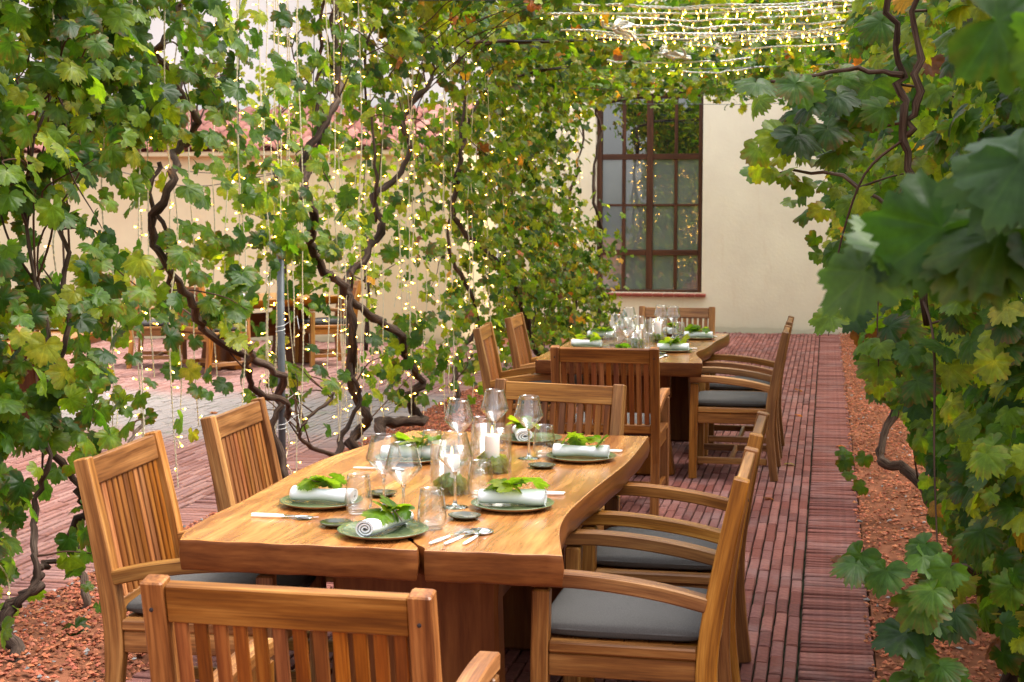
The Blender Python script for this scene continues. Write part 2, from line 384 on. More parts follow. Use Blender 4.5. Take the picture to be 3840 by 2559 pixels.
m, t, o = mat('stem_glass'); g = N(t, 'ShaderNodeBsdfGlass', i_IOR=1.45, i_Roughness=.0); g.inputs[0].default_value = (.96, .98, .97, 1); L(t, g.outputs[0], o.inputs[0]); M['stem_glass'] = m
M['pane_dark'] = plain('pane_dark', (.010, .011, .010), .015, .5, IOR=3.)
M['pane_blind'] = plain('pane_blind', (.14, .16, .155), .02, .5, 1.2, .2, IOR=2.8)
def emit(name, col, s):
    m, t, o = mat(name); e = N(t, 'ShaderNodeEmission'); e.inputs[0].default_value = col + (1,); e.inputs[1].default_value = s
    L(t, e.outputs[0], o.inputs[0]); m.cycles.emission_sampling = 'NONE'; return m
M['led'] = emit('led', (1., .50, .06), 24.)
M['led_cap'] = emit('led_cap', (1., .50, .07), 1.05)
M['globe'] = emit('globe', (1., .62, .25), 5.)
M['flame'] = emit('flame', (1., .55, .15), 4.)

# ------------------------------------------------------------------ ground, paving
def sheet(name, x0, x1, y0, y1, z, m, label, cat):
    mb = MB(); mb.add([(x0, y0, z), (x1, y0, z), (x1, y1, z), (x0, y1, z)], [(0, 1, 2, 3)])
    return tag(obj(name, mb.mesh(name, m)), label, cat, kind='structure')
sheet('ground', -80, 80, -80, 120, -.06, M['soil'], 'reddish earth under the paved courtyard', 'ground')

BR = [(.165, .060, .049), (.21, .078, .063), (.135, .050, .043), (.23, .092, .076), (.185, .076, .067), (.16, .052, .041)]
BC_LIT = [(.27, .125, .10), (.31, .15, .122), (.24, .105, .086), (.33, .17, .14), (.28, .14, .12), (.255, .108, .082)]  # path brick reds made paler: brighter courtyard light put into the colour
def brick_geo(lx, ly, seed):
    """a worn chamfered brick top, centred, upper face near z=0"""
    r = random.Random(seed); c = .004; x, y = lx / 2, ly / 2; j = lambda: r.uniform(-.0012, .0012)
    top = [(-x + c + j(), -y + c + j(), j()), (x - c + j(), -y + c + j(), j()), (x - c + j(), y - c + j(), j()), (-x + c + j(), y - c + j(), j())]
    mid = [(-x, -y, -.005), (x, -y, -.005), (x, y, -.005), (-x, y, -.005)]
    bot = [(a, b, -.045) for a, b, _ in mid]
    f = [(0, 1, 2, 3)] + [(4 + k, 4 + (k + 1) % 4, (k + 1) % 4, k) for k in range(4)] + [(8 + k, 8 + (k + 1) % 4, 4 + (k + 1) % 4, 4 + k) for k in range(4)]
    return top + mid + bot, f
def lay(parent, cells, lx, ly, cols, m, limit, pick):
    """cells: (x, y, tint index). The bricks that show largest become objects, the rest one mesh"""
    A = np.array([(c[0], c[1], 0) for c in cells]); z, vis = in_view(A)
    order = np.argsort(np.where(vis & pick(A), z, 1e6 + z)); lead = set(int(i) for i in order[:limit])
    meshes = []
    for k, t in enumerate(cols):
        v, f = brick_geo(lx, ly, 50 + k); mb = MB(); mb.add(v, f, None, t); meshes.append(mb.mesh('brick', m))
    rest = MB()
    for i, (x, y, k) in enumerate(cells):
        dz = rnd.uniform(-.004, .003); a = rnd.uniform(-.006, .006); dx = rnd.uniform(-.0015, .0015)
        if i in lead: obj('brick', meshes[k], parent, (x + dx, y, dz), (rnd.uniform(-.01, .01), rnd.uniform(-.02, .02), a))
        else:
            v, f = brick_geo(lx, ly, i); rest.add([(p[0] + x + dx - a * p[1], p[1] + y + a * p[0], p[2] + dz) for p in v], f, None, cols[k])
    tag(obj('bricks', rest.mesh('bricks', m), parent), kind='stuff')
def rows(x0, x1, y0, y1, px, py, flip=False):
    out = []; n = int((x1 - x0) / px + .01); x0 = x1 - n * px
    for i in range(n):
        x = x0 + (i + .5) * px; s = rnd.uniform(0, py)
        y = y0 + s
        while y < y1 - py / 2: out.append((x, y, rnd.randrange(6))); y += py
    return out
path = sheet('path', -2.14, -.075, 2.2, 21.3, -.022, M['joint'], 'red brick path in long rows with mossy joints under both tables', 'path')
lay(path, rows(-2.135, -.083, 2.3, 21.28, .0516, .212), .0450, .204, BR, M['brick'], 300, lambda A: A[:, 0] > -.85)
for nm, x0, cols, m, y1, lab in (('pavement', -.080, BR, M['brick'], 21.3, 'soldier course of red bricks laid crosswise along the right gravel bed'),
                                 ('pavement', -2.42, BR, M['brick'], 21.3, 'soldier course of red bricks behind the left row of chairs'),
                                 ('pavement', -3.555, BC_LIT, M['court_brick'], 18.7, 'pink soldier course edging the courtyard beside the left gravel bed')):
    s = sheet(nm, x0, x0 + .28, 2.2, y1, -.020, M['joint'], lab, 'brick edging')
    cells = [(x0 + .14, 2.25 + k * .0485, rnd.randrange(6)) for k in range(int((y1 - 2.3) / .0485))]
    lay(s, cells, .272, .0362, cols, m, 300, lambda A: A[:, 1] > 3)
court = sheet('courtyard', -16, -3.555, 2.2, 18.7, -.016, M['joint'], 'pink brick courtyard with a worn grey mossy band', 'courtyard')
cells = rows(-10.5, -3.56, 3, 18.68, .0516, .262)
lay(court, cells, .0415, .258, BC_LIT, M['court_brick'], 300, lambda A: (A[:, 0] > -8) & (A[:, 1] > 6))

def gravel(name, x0, x1, y0, y1, n, base, label, hump):
    bed = MB(); nx, ny = 8, 60; V = []; F = []
    for j in range(ny + 1):
        for i in range(nx + 1):
            u = i / nx; V.append((x0 + (x1 - x0) * u, y0 + (y1 - y0) * j / ny, hump * math.sin(math.pi * u) - .012 + .012 * math.sin(7 * j + 3 * i)))
    for j in range(ny):
        for i in range(nx):
            a = j * (nx + 1) + i; F.append((a, a + 1, a + nx + 2, a + nx + 1))
    bed.add(V, F, None, base, 0, True)
    b = tag(obj(name + '_bed', bed.mesh(name, M['soil'])), label, 'gravel bed', kind='structure')
    octv = np.array([(1, 0, 0), (-1, 0, 0), (0, 1, 0), (0, -1, 0), (0, 0, .6), (0, 0, -.6)], float)
    octf = np.array([(0, 2, 4), (2, 1, 4), (1, 3, 4), (3, 0, 4), (2, 0, 5), (1, 2, 5), (3, 1, 5), (0, 3, 5)])
    u = rng.random(n); y = y0 + (y1 - y0) * rng.random(n) ** 1.35
    x = x0 - .03 + (x1 - x0 + .05) * u; s = rng.uniform(.006, .0145, n)
    z = hump * np.sin(np.pi * np.clip(u, 0, 1)) + s * .3 + rng.uniform(-.008, .006, n)
    V = octv[None] * s[:, None, None] * rng.uniform(.55, 1.5, (n, 6, 1))
    a = rng.uniform(0, 6.28, n); ca, sa = np.cos(a), np.sin(a)
    X = V[..., 0] * ca[:, None] - V[..., 1] * sa[:, None]; Y = V[..., 0] * sa[:, None] + V[..., 1] * ca[:, None]
    V = np.stack([X + x[:, None], Y + y[:, None], V[..., 2] + z[:, None] + .3 * X * rng.uniform(-1, 1, (n, 1))], -1).reshape(-1, 3)
    F = (octf[None] + (np.arange(n) * 6)[:, None, None]).ravel()
    t = np.array(base) * rng.uniform(.55, 1.35, (n, 1)) * rng.uniform(.88, 1.12, (n, 3)); gr = rng.random(n) < .04; t[gr] = t[gr].mean(1, keepdims=True) * np.array([1.5, 1.4, 1.35])
    T = np.concatenate([np.repeat(t, 6, 0), np.ones((n * 6, 1))], 1)
    tag(obj(name, np_mesh(name, V, F, 3, T, M['gravel'])), label.replace('bed of', 'loose chips of'), 'gravel', kind='stuff')
gravel('gravel', .205, 1.9, 3.4, 21.3, 26000, (.38, .135, .070), 'bed of crushed terracotta gravel under the right row of vines', .03)
gravel('gravel', -3.28, -2.42, 3.0, 21.3, 24000, (.34, .115, .062), 'bed of crushed terracotta gravel under the left row of vines', .05)

# ------------------------------------------------------------------ buildings
WY = 21.3
bld = empty('building', (.7, WY, 0), 0, 'cream rendered building with one tall brown window behind the tables', 'building')
def wall_with_hole(x0, x1, z0, z1, hx0, hx1, hz0, hz1, y, th):
    mb = MB()
    for a, b, c, d in ((x0, hx0, z0, z1), (hx1, x1, z0, z1), (hx0, hx1, z0, hz0), (hx0, hx1, hz1, z1)):
        mb.add([(a, y, c), (b, y, c), (b, y, d), (a, y, d)], [(0, 1, 2, 3)])
    for q in ([(hx0, y, hz0), (hx0, y + th, hz0), (hx0, y + th, hz1), (hx0, y, hz1)], [(hx1, y, hz1), (hx1, y + th, hz1), (hx1, y + th, hz0), (hx1, y, hz0)],
              [(hx0, y, hz1), (hx0, y + th, hz1), (hx1, y + th, hz1), (hx1, y, hz1)], [(hx0, y + th, hz0), (hx0, y, hz0), (hx1, y, hz0), (hx1, y + th, hz0)]):
        mb.add(q, [(3, 2, 1, 0)])
    # the ends, the top and the rear
    mb.add([(x0, y, z0), (x1, y, z0), (x1, y, z1), (x0, y, z1), (x0, y + 6, z0), (x1, y + 6, z0), (x1, y + 6, z1), (x0, y + 6, z1)], [(4, 7, 6, 5), (0, 3, 7, 4), (1, 5, 6, 2), (3, 2, 6, 7)])
    return mb
wx0, wx1, wz0, wz1 = -3.27, -1.74, .545, 3.37
mb = wall_with_hole(-4.6 - .7, 9 - .7, -.05, 5.2, wx0 - .7, wx1 - .7, wz0, wz1, 0, .3)
obj('wall', mb.mesh('wall', M['cream']), bld)
win = MB(); k = .0022955; X = lambda u: wx0 + (u - 145) * k - .7; Z = lambda v: wz1 - (v - 88) * .00231
fy = .16
def wbar(u0, u1, v0, v1, d0=0, d1=.05, ch=.005):
    xa, xb, za, zb = X(u0), X(u1), Z(v1), Z(v0)
    if (xb - xa) > (zb - za): bar(win, (xa, fy + (d0 + d1) / 2, (za + zb) / 2), (xb, fy + (d0 + d1) / 2, (za + zb) / 2), zb - za, d1 - d0, (0, 0, 1), ch)
    else: bar(win, ((xa + xb) / 2, fy + (d0 + d1) / 2, za), ((xa + xb) / 2, fy + (d0 + d1) / 2, zb), xb - xa, d1 - d0, (1, 0, 0), ch)
wbar(145, 178, 88, 1312, -.02, .06); wbar(781, 804, 88, 1312, -.02, .06); wbar(178.5, 780.5, 88, 116, -.02, .06); wbar(178.5, 780.5, 1295, 1312, -.02, .06)
wbar(457, 497, 116.5, 1294.5, -.01, .055)
for a, b in ((178.5, 456.5), (497.5, 780.5)):
    wbar(a, b, 455, 490, -.008, .05); wbar(a, b, 764, 778, .004, .048); wbar(a, b, 1048, 1083, -.008, .05)
for a, b in ((303, 325), (630, 650)):
    for v0, v1 in ((116.5, 454.5), (490.5, 763.5), (778.5, 1047.5), (1083.5, 1294.5)): wbar(a, b, v0, v1, 0, .05)
wf = obj('window', win.mesh('window', M['window_wood']), bld)
panes = {}
for (u0, u1) in ((178, 303), (325, 457), (497, 630), (650, 781)):
    for r_, (v0, v1) in enumerate(((116, 455), (490, 764), (778, 1048), (1083, 1295))):
        mb = MB(); cx_, cz_ = (X(u0) + X(u1)) / 2, (Z(v0) + Z(v1)) / 2; hx, hz = (X(u1) - X(u0)) / 2 - .0005, (Z(v0) - Z(v1)) / 2 - .0005
        box(mb, (-hx, 0, -hz), (hx, .006, hz))
        obj('pane', mb.mesh('pane', M['pane_dark'] if r_ == 0 else M['pane_blind']), wf, (cx_, fy + .03, cz_), (rnd.uniform(-.004, .004), 0, rnd.uniform(-.004, .004)))
for i in range(11):
    mb = MB(); wtile = (wx1 - wx0 + .13) / 11
    bar(mb, (0, -.065, 0), (0, .13, 0), wtile - .006, .045, (1, 0, 0), .008)
    obj('sill_tile', mb.mesh('sill_tile', M['sill_tile']), wf, (wx0 - .7 - .065 + (i + .5) * wtile, 0, wz0 - .03 + .0), (R(4), 0, 0))
mb = MB(); box(mb, (X(145), fy + .075, Z(1312)), (X(804), fy + .09, Z(88))); obj('backing', mb.mesh('backing', M['black_rubber']), wf)

out = empty('outbuilding', (-9, 18.7, 0), 0, 'low peach rendered outbuilding with a red barrel tile roof across the courtyard', 'outbuilding')
mb = MB(); box(mb, (-7, 0, -.05), (4.4, 2.0, 2.44)); obj('wall', mb.mesh('wall', M['peach']), out)
mb = MB(); bar(mb, (-7.1, -.05, 2.455), (4.42, -.05, 2.455), .2, .07, (0, 1, 0), .01); obj('eave', mb.mesh('eave', M['peach']), out)
slope = math.atan2(.68, 2.2)
TC = [(.30, .125, .098), (.34, .15, .12), (.26, .10, .078), (.38, .18, .145)]
mb = MB(); V = [(-7.1, -.16, 2.485), (4.42, -.16, 2.485), (4.42, 2.06, 3.17), (-7.1, 2.06, 3.17)]; mb.add(V, [(0, 1, 2, 3)], None, (.25, .09, .06)); obj('roof', mb.mesh('roof', M['roof_tile']), out)
tms = []
for c_ in TC:
    mb = MB(); nn = 9; V = []
    for yy, rr_ in ((0, .100), (.46, .082)):
        for kx in range(nn):
            th = math.pi * kx / (nn - 1); V.append((rr_ * math.cos(th), yy, .062 * math.sin(th)))
        for kx in range(nn):
            th = math.pi * kx / (nn - 1); V.append(((rr_ - .014) * math.cos(th), yy, .062 * math.sin(th) - .013))
    F = []
    for kx in range(nn - 1):
        F += [(kx, kx + 1, 2 * nn + kx + 1, 2 * nn + kx), (nn + kx + 1, nn + kx, 3 * nn + kx, 3 * nn + kx + 1), (kx + 1, kx, nn + kx, nn + kx + 1)]
    mb.add(V, F, None, c_, 0, True); tms.append(mb.mesh('roof_tile', M['roof_tile']))
for i in range(52):
    for r_ in range(5):
        x = -6.95 + i * .22
        if r_ == 4 and i % 1: continue
        yl = -.20 + r_ * .46 * math.cos(slope) * .98
        obj('roof_tile', rnd.choice(tms), out, (x + rnd.uniform(-.01, .01), yl, 2.50 + (yl + .16) * math.tan(slope) + .012), (slope + rnd.uniform(-.02, .02), rnd.uniform(-.03, .03), rnd.uniform(-.03, .03)))
wh = empty('house', (-11, 20.85, 0), 0, 'tall plain whitewashed house rising behind the red tile roof', 'house')
mb = MB(); box(mb, (-9, 0, -.05), (6.3, 6, 9.)); obj('wall', mb.mesh('wall', M['whitewash']), wh)
mb = MB(); bar(mb, (-9.1, -.05, 9.05), (6.3, -.05, 9.05), .35, .12, (0, 1, 0), .01); obj('cornice', mb.mesh('cornice', M['whitewash']), wh)

# ------------------------------------------------------------------ chairs
def chair_meshes():
    ms = {}
    W = .298      # half width to the post centres is W - .024
    px = W - .024
    back = [(0, -.272, 0), (0, -.252, .16), (0, -.238, .34), (0, -.242, .46), (0, -.262, .60), (0, -.292, .76), (0, -.328, .932)]
    mb = MB(); sweep(mb, smooth_path(back, 3), .048, [.050] * 6 + [.058] * 6 + [.055, .053, .051, .049, .047, .045, .044], (1, 0, 0), .0035); ms['leg_rear'] = mb.mesh('leg', M['teak'])
    mb = MB(); sweep(mb, [(0, .235, 0), (0, .232, .40), (0, .228, .60)], .05, .05, (1, 0, 0), .005); ms['leg_front'] = mb.mesh('leg', M['teak'])
    arm = [(0, .258, .627), (0, .15, .630), (0, .02, .622), (0, -.12, .603), (0, -.238, .577)]
    mb = MB(); sweep(mb, smooth_path(arm, 3), .052, .042, (1, 0, 0), .004); ms['armrest'] = mb.mesh('armrest', M['teak'])
    yb = lambda z: -.242 - (z - .46) * .183
    mb = MB(); bar(mb, (-px + .025, -.3185, .885), (px - .025, -.3185, .885), .080, .03, (0, -.18, 1), .003); ms['top_rail'] = mb.mesh('top_rail', M['teak'])
    mb = MB(); bar(mb, (-px + .025, yb(.475), .475), (px - .025, yb(.475), .475), .05, .026, (0, -.18, 1), .004); ms['lower_rail'] = mb.mesh('lower_rail', M['teak'])
    mb = MB(); sweep(mb, smooth_path([(0, yb(.495) + .004, .498), (0, yb(.66) + .004, .66), (0, yb(.848) + .002, .848)], 2), .027, .014, (1, 0, 0), .002, endch=False); ms['slat'] = mb.mesh('slat', M['teak_shaded'])
    mb = MB(); bar(mb, (-px + .027, .235, .395), (px - .027, .235, .395), .07, .026, (0, 0, 1), .004); ms['seat_rail_front'] = mb.mesh('seat_rail', M['teak'])
    mb = MB(); bar(mb, (-px + .027, -.235, .395), (px - .027, -.235, .395), .07, .026, (0, 0, 1), .004); ms['seat_rail_rear'] = mb.mesh('seat_rail', M['teak'])
    mb = MB(); bar(mb, (0, -.21, .385), (0, .208, .385), .066, .026, (0, 0, 1), .004); bar(mb, (0, -.212, .437), (0, .206, .437), .032, .046, (0, 0, 1), .005); ms['seat_rail_side'] = mb.mesh('seat_rail', M['teak'])
    mb = MB(); bar(mb, (0, -.226, .118), (0, .209, .118), .042, .024, (0, 0, 1), .004); ms['stretcher'] = mb.mesh('stretcher', M['teak'])
    mb = MB(); bar(mb, (-px + .012, 0, .118), (px - .012, 0, .118), .038, .022, (0, 0, 1), .004); ms['stretcher_cross'] = mb.mesh('stretcher', M['teak'])
    mb = MB(); bar(mb, (-px + .024, 0, .440), (px - .024, 0, .440), .069, .018, (0, 1, 0), .003); ms['seat_slat'] = mb.mesh('seat_slat', M['teak_shaded'])
    # cushion
    n = 20; V = []; F = []; hx, hy = .252, .236
    for side in (1, -1):
        for j in range(n + 1):
            for i in range(n + 1):
                u, v = math.sin(math.pi * (i / n - .5)), math.sin(math.pi * (j / n - .5))
                d = (1 - abs(u) ** 9) * (1 - abs(v) ** 9); d = max(d, 0) ** .30 * (1 - .10 * (u * u + v * v))
                sx = u * hx * (1 - .02 * v * v); sy = v * hy * (1 - .03 * u * u)
                V.append((sx, sy, .476 + side * .030 * d + .004 * math.sin(5 * u + 2) * math.sin(4 * v) * d))
    q = (n + 1) ** 2
    for j in range(n):
        for i in range(n):
            a = j * (n + 1) + i; F.append((a, a + 1, a + n + 2, a + n + 1)); F.append((q + a, q + a + n + 1, q + a + n + 2, q + a + 1))
    mb = MB(); mb.add(V, F, None, (1, 1, 1), 0, True)
    edge = [(hx * math.copysign(abs(math.cos(a)) ** .22, math.cos(a)) * .985, hy * math.copysign(abs(math.sin(a)) ** .22, math.sin(a)) * .985, .476) for a in [2 * math.pi * k_ / 56 + .02 for k_ in range(57)]]
    tube(mb, edge, .0042, 6)
    ms['cushion'] = mb.mesh('cushion', M['cushion'])
    mb = MB(); lathe(mb, [(.0, -.0005), (.0045, -.0005), (.0045, .001), (0, .001)], 8); ms['peg'] = mb.mesh('peg', M['wick'])
    return ms, px
CM, CPX = chair_meshes()
def make_chair(loc, rz, label, group):
    t = empty('armchair', loc, rz, label, 'chair', group)
    for s in (-1, 1):
        lr = obj('leg', CM['leg_rear'], t, (s * CPX, 0, 0))
        obj('peg', CM['peg'], lr, (0, -.346, .873), (R(90), 0, 0))
        obj('leg', CM['leg_front'], t, (s * CPX, 0, 0)); obj('armrest', CM['armrest'], t, (s * CPX, 0, 0))
        obj('seat_rail', CM['seat_rail_side'], t, (s * CPX, 0, 0)); obj('stretcher', CM['stretcher'], t, (s * CPX, 0, 0))
    obj('top_rail', CM['top_rail'], t); obj('lower_rail', CM['lower_rail'], t)
    obj('seat_rail', CM['seat_rail_front'], t); obj('seat_rail', CM['seat_rail_rear'], t); obj('stretcher', CM['stretcher_cross'], t)
    for i in range(12): obj('slat', CM['slat'], t, ((i - 5.5) * .0413, 0, 0))
    for i in range(6): obj('seat_slat', CM['seat_slat'], t, (0, -.177 + i * .0708, 0))
    obj('cushion', CM['cushion'], t, (0, .012, 0))
    return t
HP = math.pi / 2
GT, GR, GB = 'teak armchairs around the front table', 'teak armchairs around the rear table', 'teak armchairs in the courtyard'
CH = [  # x, y, facing (0 = +Y, counter-clockwise), label, group
    (-1.02, 3.03, 0, 'teak armchair with its slatted back to us, in front of the cracked table end', GT),
    (-.545, 4.35, HP + R(0), 'nearer of the two teak armchairs on the right side of the front table', GT),
    (-.545, 5.21, HP, 'farther of the two teak armchairs on the right side of the front table', GT),
    (-1.84, 4.32, -HP + R(4), 'teak armchair beside the front table\'s left corner, nearest the leaning vine stump', GT),
    (-1.84, 5.24, -HP + R(3), 'teak armchair on the left of the front table, nearest the grey pole', GT),
    (-1.185, 5.99, math.pi - R(11.7), 'teak armchair at the far end of the front table, turned slightly askew', GT),
    (-1.182, 8.38, 0, 'taller-looking dark teak armchair at the near end of the rear table, back towards us', GR),
    (-.57, 9.60, HP, 'nearer teak armchair on the path side of the rear table', GR),
    (-.57, 10.51, HP, 'farther teak armchair on the path side of the rear table', GR),
    (-1.87, 9.51, -HP + R(5), 'nearer teak armchair on the vine side of the rear table', GR),
    (-1.87, 10.50, -HP + R(3), 'farther teak armchair on the vine side of the rear table', GR),
    (-1.147, 11.40, math.pi, 'pale teak armchair at the far end of the rear table, under the window', GR),
    (-6.25, 14.55, R(-32), 'courtyard armchair with grey cushion seen through the vines, back towards us', GB),
    (-7.15, 15.15, R(-75), 'courtyard armchair left of the background table, mostly behind leaves', GB),
    (-5.45, 15.75, R(128), 'courtyard armchair beyond the background table, facing us', GB),
    (-7.6, 13.1, R(-160), 'courtyard armchair at the left photo edge, hidden by leaves', GB)]
chair0 = make_chair((CH[0][0], CH[0][1], 0), CH[0][2], CH[0][3], CH[0][4])
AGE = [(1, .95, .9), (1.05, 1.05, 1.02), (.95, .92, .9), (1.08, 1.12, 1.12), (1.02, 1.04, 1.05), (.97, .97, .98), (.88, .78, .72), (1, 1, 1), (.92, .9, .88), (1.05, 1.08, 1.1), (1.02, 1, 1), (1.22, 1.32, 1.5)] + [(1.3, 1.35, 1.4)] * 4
chairs = [chair0] + [dup(chair0, (x, y, 0), a, lab, g) for x, y, a, lab, g in CH[1:]]
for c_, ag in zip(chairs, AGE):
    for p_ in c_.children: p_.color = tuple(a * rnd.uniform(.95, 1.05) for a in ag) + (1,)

# ------------------------------------------------------------------ live-edge tables
def slab_table(right, left, y0, y1, crack, label, loc=(0, 0, 0), rz=0, group=None, legs=None, th=.088, lx=-1.2):
    root = empty('slab_table', loc, rz, label, 'table', group)
    def dense(pts):
        P = smooth_path([(p[0], p[1], 0) for p in pts], 4); return [(p.x, p.y) for p in P]
    Rr = dense(right); Ll = dense(left)
    ring = []
    near = [(Ll[0][0] + (Rr[0][0] - Ll[0][0]) * k / 24, Ll[0][1] + (Rr[0][1] - Ll[0][1]) * k / 24 + .006 * math.sin(k * 1.7)) for k in range(1, 24)]
    far = [(Rr[-1][0] + (Ll[-1][0] - Rr[-1][0]) * k / 24, Rr[-1][1] + (Ll[-1][1] - Rr[-1][1]) * k / 24) for k in range(1, 24)]
    # the near end, with a wedge-shaped crack running into the slab
    if crack:
        cx_ = crack; nn = []
        for p in near:
            if abs(p[0] - cx_) < .028: continue
            nn.append(p)
        i = next(k for k, p in enumerate(nn) if p[0] > cx_)
        yb = near[10][1]
        cl = [(cx_ - .010, yb), (cx_ - .017, yb + .035), (cx_ - .040, yb + .08), (cx_ - .062, yb + .12), (cx_ - .095, yb + .175), (cx_ - .12, yb + .26), (cx_ - .091, yb + .178), (cx_ - .056, yb + .115), (cx_ - .030, yb + .07), (cx_ - .003, yb + .04), (cx_ + .006, yb + .02), (cx_ + .010, yb)]
        near = nn[:i] + cl + nn[i:]
    ring = [Ll[0]] + near + Rr + far + list(reversed(Ll))[:-1]
    # drop doubled points
    rr2 = [ring[0]]
    for p in ring[1:]:
        if (p[0] - rr2[-1][0]) ** 2 + (p[1] - rr2[-1][1]) ** 2 > 1e-8: rr2.append(p)
    ring = rr2; n = len(ring)
    cxm = sum(p[0] for p in ring) / n; cym = sum(p[1] for p in ring) / n
    area = sum(ring[i][0] * ring[(i + 1) % n][1] - ring[(i + 1) % n][0] * ring[i][1] for i in range(n))
    sgn = 1 if area > 0 else -1
    nor = []
    for i in range(n):
        a, b = ring[i - 1], ring[(i + 1) % n]; d = Vector((b[0] - a[0], b[1] - a[1])); d = d.normalized() if d.length > 1e-9 else Vector((1, 0)); nor.append(Vector((d.y, -d.x)) * sgn)
    bm = bmesh.new(); gl = bm.verts.layers.float_vector.new('gc')
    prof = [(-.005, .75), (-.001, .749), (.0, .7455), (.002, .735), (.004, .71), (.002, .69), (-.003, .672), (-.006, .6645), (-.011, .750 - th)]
    rings = []
    for off, z in prof:
        r_ = []
        for i, (x, y) in enumerate(ring):
            wv = (.004 * math.sin(i * .45) + .002 * math.sin(i * 1.1)) if z < .74 else 0
            o_ = off + wv * (1 if z < .735 else 0); o_ = o_ if abs(nor[i].y) < .85 else min(off, .0)
            v = bm.verts.new((x + nor[i].x * o_, y + nor[i].y * o_, z)); v[gl] = (x, z, y) if z > .7495 else (x * .22, z * 1.7, y); r_.append(v)
        rings.append(r_)
    bm.faces.new(rings[0] if sgn > 0 else list(reversed(rings[0])))
    for k_, (a, b) in enumerate(zip(rings, rings[1:])):
        for i in range(n):
            j = (i + 1) % n
            try:
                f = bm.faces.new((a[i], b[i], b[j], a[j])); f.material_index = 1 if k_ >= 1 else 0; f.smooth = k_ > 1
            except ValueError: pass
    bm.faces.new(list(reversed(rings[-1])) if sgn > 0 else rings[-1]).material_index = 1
    bmesh.ops.triangulate(bm, faces=[f for f in bm.faces if len(f.verts) > 4])
    bmesh.ops.recalc_face_normals(bm, faces=bm.faces[:])
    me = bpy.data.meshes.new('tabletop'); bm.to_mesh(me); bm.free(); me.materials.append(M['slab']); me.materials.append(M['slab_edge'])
    obj('tabletop', me, root)
    for ly in legs:
        mb = MB(); sweep(mb, [(lx, ly, 0), (lx, ly, .22), (lx, ly, .48), (lx, ly, .6625)], [.60, .535, .52, .535], [.115, .095, .09, .10], (1, 0, 0), .012)
        obj('leg', mb.mesh('leg', M['slab_edge']), root)
    mb = MB(); bar(mb, (lx + .1, legs[0] + .05, .45), (lx + .1, legs[1] - .05, .45), .26, .06, (0, 0, 1), .006); obj('stretcher', mb.mesh('stretcher', M['slab_edge']), root)
    return root
R1 = [(-.672, 3.838), (-.70, 3.97), (-.730, 4.12), (-.749, 4.27), (-.756, 4.435), (-.750, 4.614), (-.737, 4.849), (-.716, 5.127), (-.700, 5.394), (-.698, 5.709), (-.702, 6.03)]
L1 = [(-1.75, 3.816), (-1.786, 3.95), (-1.80, 4.181), (-1.797, 4.393), (-1.812, 4.747), (-1.82, 5.015), (-1.806, 5.265), (-1.775, 5.485), (-1.737, 5.722), (-1.69, 5.99)]
slab_table(R1, L1, 3.83, 6.0, -1.058, 'front live-edge hardwood slab table with a dark crack in its near end', legs=(4.36, 5.5), lx=-1.215)
R2 = [(-.738, 9.114), (-.75, 9.284), (-.79, 9.50), (-.825, 9.72), (-.828, 9.90), (-.80, 10.1), (-.78, 10.4), (-.768, 10.725), (-.735, 11.1), (-.722, 11.45)]
L2 = [(-1.77, 9.10), (-1.79, 9.3), (-1.80, 9.6), (-1.785, 10.0), (-1.80, 10.4), (-1.79, 10.9), (-1.765, 11.2), (-1.74, 11.42)]
slab_table(R2, L2, 9.1, 11.43, None, 'rear live-edge slab table with wavy right edge, set below the window', legs=(9.42, 10.9), lx=-1.225)
R3 = [(.52, -.8), (.55, -.4), (.53, 0), (.56, .4), (.52, .8)]; L3 = [(-.55, -.8), (-.52, -.4), (-.56, 0), (-.53, .4), (-.55, .8)]
slab_table(R3, L3, -.8, .8, None, 'slab table in the courtyard, seen through the vines with chairs around it', (-6.15, 15.5, 0), R(-28), legs=(-.5, .5), lx=0)
slab_table(R3, L3, -.8, .8, None, 'slab table at the left edge, nearly hidden behind vine leaves', (-6.0, 10.2, 0), R(12), legs=(.05, .5), lx=-.1)

